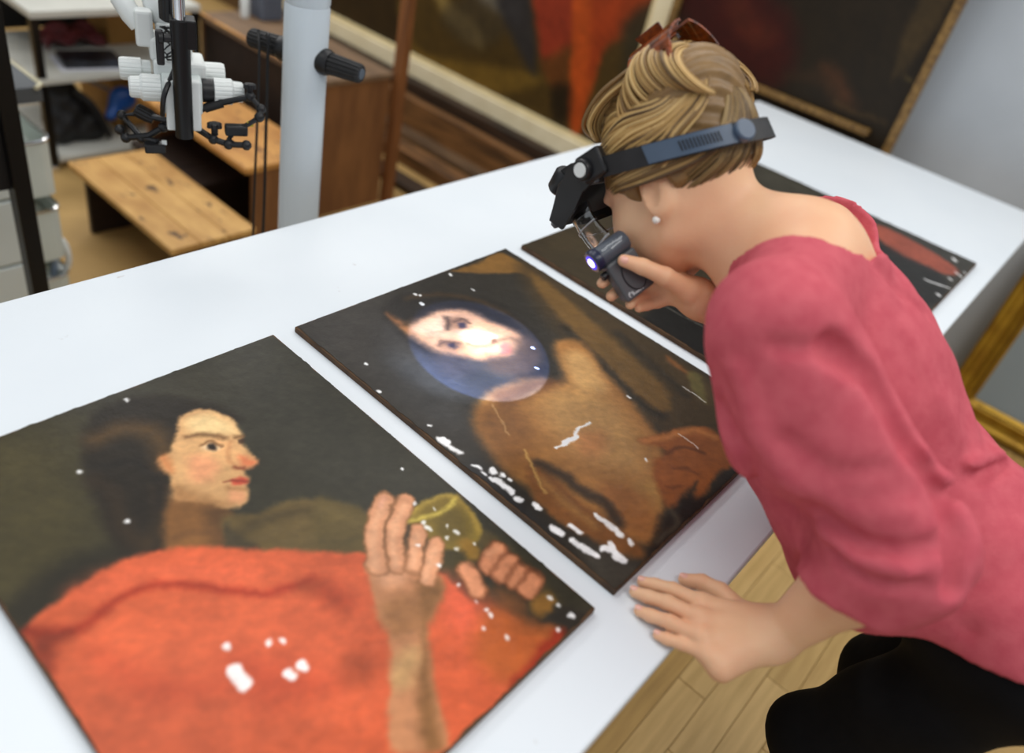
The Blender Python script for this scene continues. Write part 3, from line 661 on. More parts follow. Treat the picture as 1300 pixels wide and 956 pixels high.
panel_painting(0.620, 1.122, 0.186, 0.823, P2, (46, 42, 36), 0.0016, 'unframed panel painting of a bare chested figure, lit by the bluish lamp spot', 2)
panel_painting(1.163, 1.665, 0.180, 0.815, P3, (52, 45, 33), 0.003, 'dark unframed panel painting lying under the hand holding the pocket lamp', 3)
panel_painting(1.705, 2.206, 0.146, 0.808, P4, (54, 51, 44), 0.003, 'dark panel painting with a red streak at the wall end of the table', 4)

def wall_painting(xp, y0, y1, z0, z1, ops, base, step, parent, seed, mt):
    ny = int((y1 - y0) / step); nz = int((z1 - z0) / step)
    gy, gz = np.meshgrid(np.linspace(y0, y1, ny), np.linspace(z0, z1, nz), indexing='ij')
    V = np.stack([np.full(gy.shape, xp), gy, gz], -1).reshape(-1, 3)
    i = np.arange(ny * nz).reshape(ny, nz)
    F = np.stack([i[:-1, :-1], i[:-1, 1:], i[1:, 1:], i[1:, :-1]], -1).reshape(-1, 4)
    C = paint(ops, gy.ravel() * 1000, gz.ravel() * 1000, base, seed, warp=14, wscale=60, grain=0.3)
    np_mesh('painted_canvas', V, F, mt, parent, colors=C)
M_cream = mat('cream_frame_paint', (242, 230, 196), 0.5, rgb2=(230, 216, 178), scale=10)
M_creamin = mat('cream_frame_inner', (226, 208, 160), 0.5, rgb2=(214, 196, 148), scale=10)
M_oldgold = mat('worn_gilt_wood', (140, 108, 58), 0.5, rgb2=(92, 66, 34), scale=22, stretch=(1, 3, 3), bump=0.3)
t = thing('framed_canvas', (3.03, 2.9, 0.18), 'huge canvas with red draped figures in a cream frame against the wall', 'painting')
cy0, cy1, cz0, cz1 = 1.62, 4.30, 0.20, 2.3
wall_painting(3.0, cy0 + 0.05, cy1 - 0.05, cz0 + 0.05, cz1 - 0.05, P5, (72, 54, 22), 0.014, t, 11, M_oil_dull)
MB().box((3.03, (cy0 + cy1) / 2, (cz0 + cz1) / 2), (0.02, (cy1 - cy0) / 2 - 0.02, (cz1 - cz0) / 2 - 0.02)).build('stretcher', M_board, t)
for nm, c, h in (('frame_rail', (2.995, (cy0 + cy1) / 2, cz0 + 0.045), (0.03, (cy1 - cy0) / 2, 0.045)), ('frame_rail', (2.995, (cy0 + cy1) / 2, cz1 - 0.045), (0.03, (cy1 - cy0) / 2, 0.045)),
                 ('frame_stile', (2.995, cy0 + 0.045, (cz0 + cz1) / 2), (0.029, 0.045, (cz1 - cz0) / 2 - 0.088)), ('frame_stile', (2.995, cy1 - 0.045, (cz0 + cz1) / 2), (0.029, 0.045, (cz1 - cz0) / 2 - 0.088))):
    MB().box(c, h, bev=0.006).build(nm, M_cream, t)
MB().box((2.992, (cy0 + cy1) / 2, cz0 + 0.098), (0.018, (cy1 - cy0) / 2 - 0.09, 0.010), bev=0.004).build('sight_edge', M_creamin, t)
MB().box((2.992, cy0 + 0.098, (cz0 + cz1) / 2), (0.018, 0.010, (cz1 - cz0) / 2 - 0.11), bev=0.004).build('sight_edge', M_creamin, t)
t = thing('dark_canvas', (2.96, 1.1, 0), 'tall very dark brown canvas with worn gilt edging behind the table end', 'painting')
MB().box((2.975, 1.115, 1.05), (0.02, 0.485, 1.05)).build('stretcher', M_board, t)
wall_painting(2.95, 0.645, 1.585, 0.06, 2.08, P6, (34, 26, 15), 0.01, t, 12, M_oil_dull)
MB().box((2.945, 0.632, 1.05), (0.018, 0.014, 1.05), bev=0.004).build('edge_strip', M_oldgold, t)
MB().box((2.945, 1.598, 1.05), (0.018, 0.014, 1.05), bev=0.004).build('edge_strip', M_oldgold, t)
MB().box((2.930, 1.16, 0.822), (0.018, 0.45, 0.011), bev=0.003).build('bottom_ledge', M_oldgold, t)

# ------------------------------------------------------------------ behind the table: wooden steps, planks, rack
def wood(name, c, c2, st=(2, 14, 14), **k): return mat(name, c, 0.55, rgb2=c2, scale=3.2, stretch=st, bump=0.25, detail=7, **k)
M_bench = mat('worn_pine', (206, 162, 96), 0.5, rgb2=(170, 124, 66), scale=5, stretch=(3, 1.2, 3), bump=0.2, spots=((92, 66, 40), 7, 0.60))
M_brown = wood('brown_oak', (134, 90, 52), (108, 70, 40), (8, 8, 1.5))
M_browntop = wood('brown_worn_top', (126, 100, 74), (102, 80, 60), (8, 1.5, 8))
M_mid = mat('orange_pine', (200, 146, 78), 0.5, rgb2=(166, 112, 54), scale=5, stretch=(4, 1.5, 4), spots=((120, 80, 44), 9, 0.62))
M_darkwood = wood('stained_and_shaded_board', (46, 32, 24), (34, 24, 18))
M_post = wood('brown_post', (134, 84, 44), (104, 64, 34), (14, 14, 1.5))
M_beam = [wood('old_beam_%d' % i, a, b, (12, 1.2, 12)) for i, (a, b) in enumerate((((134, 92, 52), (46, 31, 19)), ((108, 82, 56), (48, 35, 25)), ((66, 46, 30), (30, 21, 15))))]

t = thing('low_bench', (1.16, 2.28, 0), 'low worn pine bench with a stained top on the floor', 'bench')
bx0, bx1, by0, by1, bz = 1.010, 1.300, 1.945, 2.605, 0.25
for i in range(3):
    w = (bx1 - bx0) / 3
    MB().box((bx0 + w * (i + 0.5), (by0 + by1) / 2, bz - 0.011), (w / 2 - 0.0008, (by1 - by0) / 2, 0.011), bev=0.003).build('board', M_bench, t)
for yy in (by0 + 0.05, by1 - 0.06):
    MB().box(((bx0 + bx1) / 2, yy, (bz - 0.022) / 2), ((bx1 - bx0) / 2 - 0.025, 0.011, (bz - 0.022) / 2), bev=0.002).build('end_leg', M_darkwood, t)
MB().box(((bx0 + bx1) / 2, (by0 + by1) / 2, 0.09), (0.010, (by1 - by0) / 2 - 0.075, 0.03)).build('stretcher', M_bench, t)

t = thing('wooden_step', (1.50, 2.45, 0), 'stepped wooden box with a worn orange pine top and a dark lower tread', 'step')
MB().box((1.509, 2.46, 0.369), (0.151, 0.365, 0.011), bev=0.003).build('tread', M_mid, t)
MB().box((1.522, 2.115, 0.179), (0.126, 0.011, 0.179)).build('front_panel', M_brown, t)
MB().box((1.522, 2.805, 0.179), (0.126, 0.011, 0.179)).build('rear_panel', M_brown, t)
MB().box((1.640, 2.46, 0.179), (0.010, 0.333, 0.179)).build('side_panel', M_brown, t)
MB().box((1.462, 2.655, 0.19), (0.145, 0.135, 0.012), bev=0.003).build('lower_tread', M_darkwood, t)
MB().box((1.462, 2.440, 0.19), (0.145, 0.078, 0.012), bev=0.003).build('lower_tread', M_darkwood, t)
for yy in (2.40, 2.76): MB().box((1.462, yy, 0.089), (0.125, 0.012, 0.089)).build('end_support', M_darkwood, t)

t = thing('wooden_chest', (1.96, 2.68, 0), 'tall brown wooden box with a scuffed top beside the post', 'chest')
MB().box((1.955, 2.68, 0.550), (0.180, 0.405, 0.011), bev=0.003).build('lid', M_browntop, t)
MB().box((1.955, 2.295, 0.2695), (0.170, 0.011, 0.2695)).build('front_panel', M_brown, t)
MB().box((1.955, 3.065, 0.2695), (0.170, 0.011, 0.2695)).build('rear_panel', M_brown, t)
MB().box((1.796, 2.68, 0.2695), (0.010, 0.373, 0.2695)).build('side_panel', M_darkwood, t)  # dark wood colour here stands in for the shade on this side
MB().box((2.114, 2.68, 0.2695), (0.010, 0.373, 0.2695)).build('side_panel', M_brown, t)
MB().box((1.785, 2.68, 0.555), (0.008, 0.40, 0.008), bev=0.002).build('edge_strip', M_mid, t)

t = tag(MB().box((2.155, 2.265, 1.1), (0.020, 0.024, 1.1), bev=0.004).build('wooden_post', M_post), 'slim brown wooden upright standing at the corner of the tall box', 'post')

for i, (x, z, hx, hz, y0, y1, lab) in enumerate((
        (2.965, 0.10, 0.055, 0.0995, 1.75, 4.2, 'dark old beam on the floor carrying the cream framed canvas'),
        (2.86, 0.075, 0.030, 0.0745, 1.55, 4.0, 'rough brown beam on edge next to the cream frame'),
        (2.72, 0.022, 0.040, 0.0215, 1.5, 3.9, 'flat weathered plank, second out from the cream frame'),
        (2.53, 0.035, 0.050, 0.0345, 1.5, 3.8, 'pale brown plank on the floor, third out from the cream frame'),
        (2.33, 0.018, 0.045, 0.0175, 1.55, 3.7, 'dark thin plank on the floor nearest the wooden post'))):
    tag(MB().box((x, (y0 + y1) / 2, z), (hx, (y1 - y0) / 2, hz), bev=0.004).build('old_beam', M_beam[(2, 0, 1, 0, 2)[i]]), lab, 'beam', 'old beams on the floor')

M_white = mat('white_plastic', (226, 230, 228), 0.4, rgb2=(218, 222, 220), scale=4)
M_whitemetal = mat('white_enamel', (214, 222, 220), 0.35, rgb2=(206, 214, 212), scale=3)
M_black = mat('black_plastic', (22, 22, 24), 0.42, rgb2=(28, 28, 30), scale=30)
M_blackrub = mat('black_rubber', (26, 26, 27), 0.6, rgb2=(32, 32, 33), scale=40)
M_blackmetal = mat('black_metal', (14, 13, 14), 0.35, 0.2, rgb2=(18, 16, 16), scale=10)
M_chrome = mat('chrome', (225, 225, 225), 0.12, 1.0, rgb2=(215, 215, 218), scale=5)
M_column = mat('pale_grey_enamel', (206, 216, 222), 0.32, rgb2=(200, 210, 217), scale=2)

# small things standing on the tall box / further back
t = thing('grey_case', (2.02, 2.95, 0.561), 'small dark grey case on the tall brown box', 'case')
MB().box((2.03, 2.98, 0.611), (0.05, 0.05, 0.05), bev=0.006).build('body', mat('grey_case', (90, 96, 108), 0.5, rgb2=(80, 86, 98)), t)
MB().box((2.03, 2.98, 0.667), (0.03, 0.006, 0.006), bev=0.002).build('handle', M_black, t)
tag(MB().lathe((1.94, 3.0, 0.561), (0, 0, 1), [(0, 0.016), (0.01, 0.018), (0.1, 0.018), (0.11, 0.010), (0.13, 0.010)]).build('white_bottle', M_white, smooth=True), 'slim white bottle on the far end of the tall brown box', 'bottle')

# ------------------------------------------------------------------ microscope stand and microscope
v = np.array((0.35, -0.94, 0)); v /= np.linalg.norm(v)
cx, cy = 0.965, 1.285
ST = thing('microscope_stand', (cx, cy, 0), 'pale grey floor column with black ribbed handles behind the white table', 'stand')
MB().lathe((cx, cy, 0), (0, 0, 1), [(0, 0.17), (0.03, 0.17), (0.045, 0.15), (0.05, 0.05)], seg=32).build('floor_base', M_column, ST, True)
MB().lathe((cx, cy, 0.05), (0, 0, 1), [(0, 0.043), (1.095, 0.043), (1.10, 0.041), (1.105, 0.043), (1.66, 0.043), (1.67, 0.036)], seg=36).build('column', M_column, ST, True)
c = np.array((cx, cy, 1.052))
MB().lathe(c + v * 0.036, v, [(0, 0.025), (0.012, 0.026), (0.022, 0.022)], seg=24).build('handle_collar', M_black, ST, True)
h_ = MB().lathe(c + v * 0.056, v, [(0, 0.019), (0.004, 0.021), (0.066, 0.0185), (0.07, 0.016)], ribs=14, rib=0.10).build('handle', M_blackrub, ST)
MB().lathe(c + v * 0.1255, v, [(0, 0.011), (0.002, 0.010)], seg=16).build('end_cap', mat('blue_grey_cap', (70, 80, 92), 0.3, rgb2=(62, 72, 84)), h_, True)
MB().lathe(c - v * 0.036, -v, [(0, 0.025), (0.012, 0.026), (0.022, 0.022)], seg=24).build('handle_collar', M_black, ST, True)
MB().lathe(c - v * 0.056, -v, [(0, 0.019), (0.004, 0.021), (0.066, 0.0185), (0.07, 0.016)], ribs=14, rib=0.10).build('handle', M_blackrub, ST)
hp = c - v * 0.09
a_ = np.array((0.9025, -0.4307, 0)); b_ = np.array((0.4307, 0.9025, 0)); z_ = np.array((0, 0, 1.0)); AX = (a_, b_, z_)
rx, ry = 0.672, 1.222
MB().box(((cx + rx) / 2, (cy + ry) / 2, 1.70), (0.21, 0.025, 0.025), ax=(np.array((cx - rx, cy - ry, 0)) / np.hypot(cx - rx, cy - ry), np.array((ry - cy, cx - rx, 0)) / np.hypot(cx - rx, cy - ry), z_), bev=0.005).build('boom', M_column, ST)
MB().tube([(rx, ry, 1.09), (rx, ry, 1.72)], 0.0095, 16).build('chrome_rod', M_chrome, ST, True)
tag(MB().tube(catmull([hp + (0, 0, -0.02), hp + (-0.01, -0.02, 0.024), hp + (-0.02, -0.035, -0.02), hp + (-0.026, -0.04, -0.3), hp + (-0.03, -0.045, -0.7), (0.99, 1.33, 0.052)], 8), 0.0032, 8).build('power_cable', M_black, smooth=True), 'thin black cable looped over the column handle', 'cable')
tag(MB().tube(catmull([hp + (-0.016, 0.004, 0.024), hp + (-0.036, -0.030, -0.05), hp + (-0.056, -0.045, -0.35), hp + (-0.06, -0.04, -0.75), (0.90, 1.40, 0.052)], 8), 0.0026, 8).build('power_cable', M_black, smooth=True), 'second black cable hanging left of the first from the column handle', 'cable')

MI = thing('microscope', (0.70, 1.28, 0.95), 'white stereo microscope with ribbed knobs hanging on a black upright', 'microscope')
CU = np.array((0.713, 1.305, 1.036)); CL = CU - 0.042 * b_ - 0.016 * z_
MB().tube([(rx, ry, 0.955), (rx, ry, 1.152)], 0.0150, 20).build('upright', M_blackmetal, MI, True)
MB().box((rx + 0.008, ry + 0.004, 1.131), (0.019, 0.018, 0.023), ax=AX, bev=0.002).build('clamp_block', M_blackmetal, MI)
kn = MB().lathe(np.array((rx, ry, 1.122)) - a_ * 0.012, -a_, [(0, 0.007), (0.012, 0.007), (0.014, 0.010), (0.02, 0.010)]).build('clamp_knob', M_black, MI, True)
MB().box(np.array((rx, ry, 1.106)) - a_ * 0.031, (0.006, 0.006, 0.028), ax=AX, bev=0.003).build('clamp_lever', M_black, MI)
MB().box(CU + 0.004 * z_, (0.042, 0.034, 0.022), ax=AX, bev=0.006).build('body', M_white, MI)
MB().box(CU + 0.04 * z_ + 0.01 * b_ - .012 * a_, (0.034, 0.026, 0.020), ax=AX, bev=0.006).build('head_block', M_white, MI)
MB().box(CU + 0.068 * z_ + 0.012 * b_ - .016 * a_, (0.018, 0.020, 0.014), ax=AX, bev=0.004).build('beam_splitter', M_white, MI)
for sgn in (-1, 1):
    o = MB().lathe(CU - 0.010 * a_ + a_ * sgn * 0.036, a_ * sgn, [(0, 0.016), (0.014, 0.016), (0.015, 0.0195), (0.044, 0.0195), (0.049, 0.0175), (0.050, 0.012)], ribs=16, rib=0.05).build('zoom_knob', M_white, MI, True, 25)
    o = MB().lathe(CL + 0.010 * a_ + a_ * sgn * 0.024, a_ * sgn, [(0, 0.0205), (0.018, 0.0205)], seg=28).build('focus_collar', M_black, MI, True)
    MB().lathe(CL + 0.010 * a_ + a_ * sgn * 0.042, a_ * sgn, [(0, 0.019), (0.001, 0.0225), (0.030, 0.0225), (0.034, 0.0185), (0.048, 0.0175), (0.051, 0.014)], ribs=18, rib=0.05).build('focus_knob', M_white, MI, True, 25)
MB().box(CL - 0.006 * z_, (0.032, 0.026, 0.030), ax=AX, bev=0.004).build('focus_block', M_whitemetal, MI)
MB().box(CL - 0.032 * b_ - 0.016 * z_, (0.028, 0.008, 0.044), ax=AX, bev=0.003).build('carrier_plate', M_white, MI)
# eyepiece tubes with black eyecups
for s_ in (-1, 1):
    p0 = CU + 0.085 * z_ - 0.045 * a_ + b_ * 0.012 + a_ * 0.024 * s_; d0 = np.array(-0.45 * a_ + 0.75 * z_ + 0.3 * b_)
    tb = MB().lathe(p0 - d0 * 0.02, d0, [(0, 0.013), (0.02, 0.017), (0.05, 0.017), (0.055, 0.0145), (0.07, 0.0145)]).build('eyepiece', M_white, MI, True)
    MB().lathe(p0 + d0 / np.linalg.norm(d0) * 0.05, d0, [(0, 0.015), (0.018, 0.017), (0.022, 0.014)]).build('eyecup', M_blackrub, tb, True)
MB().box(CU + 0.072 * z_ - 0.052 * a_ + b_ * 0.0, (0.014, 0.014, 0.030), ax=AX, bev=0.005).build('prism_housing', M_white, MI)
MB().lathe(CU + 0.095 * z_ - 0.01 * a_ - 0.03 * b_, z_, [(0, 0.014), (0.004, 0.019), (0.06, 0.019), (0.062, 0.017)], ribs=12, rib=0.06).build('lamp_driver', M_black, MI)
# loops of thin cable
lp_ = []
for k in range(60):
    an = k * 0.55; w = 0.012 + 0.006 * math.sin(k * 1.7)
    lp_.append(CU + 0.05 * z_ - 0.028 * b_ - 0.012 * a_ + a_ * (w * math.cos(an)) + z_ * (0.026 * math.sin(an * 0.53) + 0.008) + b_ * (-0.006 * math.sin(an * 1.3) - 0.004))
MB().tube(lp_, 0.0016, 6).build('coiled_cable', M_black, MI, True)
MB().tube(catmull([CU + 0.075 * z_ - 0.04 * b_, CU + 0.03 * z_ - 0.055 * b_ - 0.008 * a_, CL - 0.012 * z_ - 0.05 * b_ - 0.03 * a_ + 0.02 * z_, CL - 0.034 * z_ - 0.035 * b_ - 0.034 * a_], 6), 0.0045, 8).build('cable_sleeve', M_black, MI, True)
# articulated lamp arms
def arm(name, pts, joints, lab=None):
    m = MB()
    m.tube(pts, 0.0058, 8)
    for j in joints: m.ball(pts[j], 0.0092, 10)
    return m.build(name, M_black, MI, True)
arm('lamp_arm', [(0.714, 1.238, 0.992), (0.737, 1.226, 1.004), (0.782, 1.193, 1.024), (0.790, 1.172, 1.008), (0.781, 1.163, 0.998)], (2, 3, 4))
MB().lathe((0.783, 1.196, 1.026), (0.1, 0.15, 1), [(0, 0.005), (0.010, 0.005), (0.011, 0.011), (0.018, 0.011), (0.02, 0.008)], ribs=8, rib=0.12).build('arm_knob', M_black, MI)
MB().tube([(0.720, 1.237, 0.994), (0.745, 1.222, 1.006)], [0.008, 0.008], 10).build('arm_grip', M_blackrub, MI, True)
arm('lamp_arm', [(0.700, 1.232, 0.962), (0.716, 1.205, 0.950), (0.730, 1.18, 0.948), (0.752, 1.158, 0.952)], (1, 2, 3))
MB().lathe((0.722, 1.210, 0.955), (0.05, 0.1, 1), [(0, 0.006), (0.012, 0.006), (0.013, 0.013), (0.020, 0.013), (0.022, 0.010)], ribs=6, rib=0.2).build('arm_knob', M_black, MI)
MB().tube([(0.781, 1.163, 0.998), (0.766, 1.172, 0.984), (0.745, 1.183, 0.970), (0.735, 1.186, 0.955), (0.738, 1.172, 0.950)], 0.0045, 8).build('lamp_wire', M_black, MI, True)
ld = MB().box((0.747, 1.182, 0.972), (0.019, 0.010, 0.009), ax=AX, bev=0.003).build('lamp_head', M_black, MI)
MB().box((0.768, 1.172, 0.984), (0.005, 0.0035, 0.004), ax=AX).build('plug', mat('yellow_plug', (190, 170, 40), 0.5, rgb2=(170, 150, 30)), ld)
arm('lamp_arm', [(0.668, 1.262, 0.968), (0.640, 1.31, 0.966), (0.620, 1.337, 0.956), (0.632, 1.296, 0.928), (0.646, 1.268, 0.930)], (1, 2, 3))
arm('lamp_arm', [(0.680, 1.256, 0.966), (0.662, 1.275, 0.952), (0.640, 1.285, 0.936), (0.612, 1.313, 0.925), (0.606, 1.320, 0.938)], (1, 3, 4))
MB().lathe((0.655, 1.292, 0.962), (-0.6, 0.6, 0.35), [(0, 0.010), (0.012, 0.012), (0.03, 0.012), (0.033, 0.009)], ribs=8, rib=0.1).build('arm_knob', M_black, MI)
ld = MB().box((0.642, 1.270, 0.920), (0.017, 0.012, 0.008), ax=AX, bev=0.003).build('lamp_head', M_black, MI)
MB().box((0.655, 1.262, 0.930), (0.004, 0.003, 0.003), ax=AX).build('label_tab', M_white, ld)

# ------------------------------------------------------------------ left: black rack upright, white drawer cabinet, trolley with rails
t = thing('black_rack', (0.57, 1.83, 0), 'black painted rack upright with a black back panel at the left edge', 'rack')
MB().box((0.610, 1.86, 0.85), (0.019, 0.022, 0.85), bev=0.003).build('upright', M_blackmetal, t)
MB().box((0.43, 1.87, 1.1), (0.16, 0.012, 0.52)).build('back_panel', mat('black_board', (20, 16, 16), 0.7, rgb2=(16, 13, 13)), t)
MB().box((0.25, 1.86, 0.85), (0.019, 0.022, 0.85), bev=0.003).build('upright', M_blackmetal, t)
t = thing('drawer_cabinet', (0.45, 2.25, 0), 'white drawer cabinet behind the black rack upright', 'cabinet')
MB().box((0.46, 2.30, 0.40), (0.245, 0.14, 0.40)).build('body', M_whitemetal, t)
for i in range(4):
    d_ = MB().box((0.46, 2.150, 0.10 + i * 0.2), (0.240, 0.009, 0.096), bev=0.004).build('drawer', M_whitemetal, t)
    MB().box((0.46, 2.136, 0.13 + i * 0.2), (0.05, 0.005, 0.006), bev=0.002).build('drawer_handle', M_chrome, d_)
t = thing('trolley', (0.78, 2.33, 0), 'narrow white trolley with chrome tier rails beside the cabinet', 'trolley')
tx0, tx1, ty0, ty1 = 0.725, 0.822, 2.20, 2.50
M_bin = mat('pale_bin_plastic', (206, 214, 208), 0.4, rgb2=(198, 206, 200))
for i, z in enumerate((0.085, 0.31, 0.52)):
    b = MB()
    ring = [(tx0, ty0), (tx1 - 0.03, ty0), (tx1 - 0.008, ty0 + 0.01), (tx1, ty0 + 0.035), (tx1, ty1), (tx0, ty1)]
    bot = 0.02 if i == 0 else z - 0.16
    b.add([(x, y, bot) for x, y in ring] + [(x, y, z) for x, y in ring], [tuple(range(5, -1, -1))] + [(k, (k + 1) % 6, (k + 1) % 6 + 6, k + 6) for k in range(6)])
    inn = [((x - 0.77) * 0.86 + 0.77, (y - 2.35) * 0.93 + 2.35) for x, y in ring]
    b.add([(x, y, z) for x, y in ring] + [(x, y, z) for x, y in inn] + [(x, y, z - 0.05) for x, y in inn], [(k, (k + 1) % 6, (k + 1) % 6 + 6, k + 6) for k in range(6)] + [(k + 6, (k + 1) % 6 + 6, (k + 1) % 6 + 12, k + 12) for k in range(6)] + [tuple(range(12, 18))])
    bb = b.build('bin', M_bin, t)
    MB().tube([(x, y, z + 0.004) for x, y in ring[:5]], 0.0045, 8).build('chrome_rim', M_chrome, bb, True)
MB().box((0.735, 2.35, 0.36), (0.008, 0.15, 0.34)).build('back_plate', M_whitemetal, t)
MB().tube([(tx1, 2.46, 0.665), (tx1, 2.22, 0.672), (tx1 - 0.02, 2.20, 0.672)], 0.0065, 8).build('rail', mat('cream_rail', (214, 208, 180), 0.3, 0.2, rgb2=(204, 198, 170)), t, True)
MB().box((0.775, 2.32, 0.650), (0.045, 0.11, 0.022), bev=0.003).build('top_tray', mat('slate_tray', (84, 88, 92), 0.5, rgb2=(76, 80, 84)), t)
t = thing('cable_reel', (0.80, 2.23, 0.09), 'white coil of hose hanging in the lowest bin of the trolley', 'reel')
rp = [np.array((0.815, 2.245, 0.135)) + 0.045 * np.array((0.35 * math.cos(k * PI / 12), -0.35 * math.cos(k * PI / 12), 1.25 * math.sin(k * PI / 12))) for k in range(25)]
MB().tube(rp, 0.009, 8, caps=False).build('coil', M_white, t, True)
MB().tube(catmull([(0.80, 2.26, 0.17), (0.797, 2.25, 0.12), (0.79, 2.26, 0.06)], 5), 0.011, 8).build('hose_end', mat('blue_grey_hose', (150, 164, 184), 0.4, rgb2=(140, 154, 176)), t, True)

# ------------------------------------------------------------------ far workbench with things on it
M_bt = mat('pale_worktop', (196, 196, 188), 0.45, rgb2=(186, 186, 178))
t = thing('workbench', (1.6, 3.3, 0), 'two tier workbench with pale tops and black legs at the back', 'workbench')
for z, th in ((0.605, 0.013), (0.365, 0.011), (0.058, 0.010)):
    MB().box((1.44, 3.36 if z > 0.5 else 3.30, z - th), (0.32 if z > 0.1 else 0.29, 0.33 if z > 0.5 else 0.27, th), bev=0.003).build('worktop' if z > 0.1 else 'low_shelf', M_bt, t)
MB().box((1.44, 3.60, 0.472), (0.30, 0.008, 0.106)).build('back_panel', mat('dark_panel', (26, 24, 24), 0.7, rgb2=(20, 19, 19)), t)
for x in (1.135, 1.745):
    for y in (3.05, 3.64):
        l_ = MB().box((x, y, 0.30), (0.014, 0.014, 0.278), bev=0.002).build('leg', M_blackmetal, t)
        MB().lathe((x, y, 0), (0, 0, 1), [(0, 0.018), (0.004, 0.022), (0.02, 0.022), (0.024, 0.012)]).build('foot', M_chrome, l_, True)
tag(MB().box((1.36, 3.16, 0.378), (0.105, 0.07, 0.0125), ax=((0.98, -0.17, 0), (0.17, 0.98, 0), (0, 0, 1)), bev=0.004).build('black_print', mat('black_print', (24, 25, 30), 0.3, rgb2=(60, 66, 80), scale=9, lo=0.5, hi=0.8)), 'glossy black folder lying on a white sheet on the workbench', 'folder')
tag(MB().box((1.36, 3.16, 0.3655), (0.125, 0.092, 0.0006), ax=((0.98, -0.17, 0), (0.17, 0.98, 0), (0, 0, 1))).build('white_sheet', mat('paper', (214, 216, 226), 0.7, rgb2=(206, 208, 220))), 'white paper sheet under the black folder', 'paper')
b = MB()
rows = []
for i in range(13):
    r = []
    for j in range(9):
        x = -0.14 + 0.28 * i / 12; y = -0.055 + 0.11 * j / 8
        r.append((1.38 + x * 0.8, 3.36 + y + 0.01 * math.sin(i), 0.437 + 0.012 * math.sin(i * 1.1 + j * 0.8) + 0.012 * math.cos(j * 1.4) - 0.03 * abs(2 * j / 8 - 1) ** 4 - 0.03 * abs(2 * i / 12 - 1) ** 6))
    rows.append(r)
tag(b.slab(rows, [[(0, 0, -0.024)] * 9] * 13).build('folded_cloth', mat('maroon_cloth', (112, 44, 48), 0.6, rgb2=(80, 28, 34), scale=20), smooth=True), 'crumpled maroon cloth on the workbench middle tier', 'cloth')
# backpack: lumpy body with pocket and straps
t = thing('backpack', (1.27, 3.20, 0.058), 'black backpack slumped on the low shelf of the workbench', 'backpack')
def bag_fn(P):
    d = ell(P, (1.26, 3.20, 0.17), (0.085, 0.085, 0.125)); d = smin(d, ell(P, (1.33, 3.16, 0.115), (0.065, 0.06, 0.065)), 0.03)
    d = smin(d, ell(P, (1.22, 3.16, 0.12), (0.05, 0.06, 0.07)), 0.03)
    d = d + 0.006 * np.sin(P[:, 0] * 70) * np.sin(P[:, 2] * 60 + P[:, 1] * 40)
    return np.maximum(d, 0.060 - P[:, 2])
V, F = nets(bag_fn, (1.13, 3.06, 0.04), (1.42, 3.32, 0.33), 0.01)
M_bag = mat('black_nylon', (18, 18, 20), 0.6, rgb2=(26, 26, 28), scale=14, bump=0.3)
np_mesh('bag_body', V, F, M_bag, t)
MB().tube(catmull([(1.27, 3.12, 0.28), (1.31, 3.08, 0.24), (1.35, 3.08, 0.16), (1.38, 3.10, 0.08)], 6), 0.011, 6).build('strap', M_bag, t, True)
MB().tube(catmull([(1.24, 3.19, 0.29), (1.26, 3.17, 0.315), (1.29, 3.19, 0.29)], 5), 0.006, 6).build('grab_loop', M_bag, t, True)
t = thing('dustpan_brush', (1.42, 3.16, 0.06), 'blue plastic scoop with a steel tube handle leaning on the low shelf', 'brush')
MB().tube([(1.30, 3.12, 0.325), (1.41, 3.14, 0.262)], 0.008, 10).build('tube_handle', M_chrome, t, True)
V, F = nets(lambda P: np.maximum(smin(ell(P, (1.46, 3.13, 0.22), (0.055, 0.04, 0.05)), rc(P, (1.42, 3.12, 0.19), (1.39, 3.10, 0.165), 0.028, 0.020), 0.02), 0.062 - P[:, 2]), (1.35, 3.05, 0.10), (1.54, 3.2, 0.30), 0.008)
np_mesh('scoop', V, F, mat('blue_plastic', (24, 78, 150), 0.4, rgb2=(20, 66, 132)), t)
MB().tube([(1.46, 3.13, 0.19), (1.47, 3.15, 0.06)], 0.012, 8).build('support_leg', M_blackmetal, t, True)
for i, (x, y, z, hx, hy, hz, lab) in enumerate(((1.62, 3.42, 0.3655, 0.10, 0.09, 0.06, 'tan cardboard box on the workbench middle tier'), (1.58, 3.36, 0.0585, 0.12, 0.15, 0.10, 'tan cardboard box on the low shelf of the workbench'))):
    t = thing('cardboard_box', (x, y, z), lab, 'box')
    MB().box((x, y, z + hz), (hx, hy, hz), bev=0.003).build('carton', mat('cardboard', (176, 130, 68), 0.8, rgb2=(156, 114, 58)), t)
    MB().box((x, y, z + 2 * hz + 0.0006), (hx, 0.02, 0.0006)).build('tape', mat('brown_tape', (140, 96, 50), 0.4, rgb2=(130, 88, 46)), t)

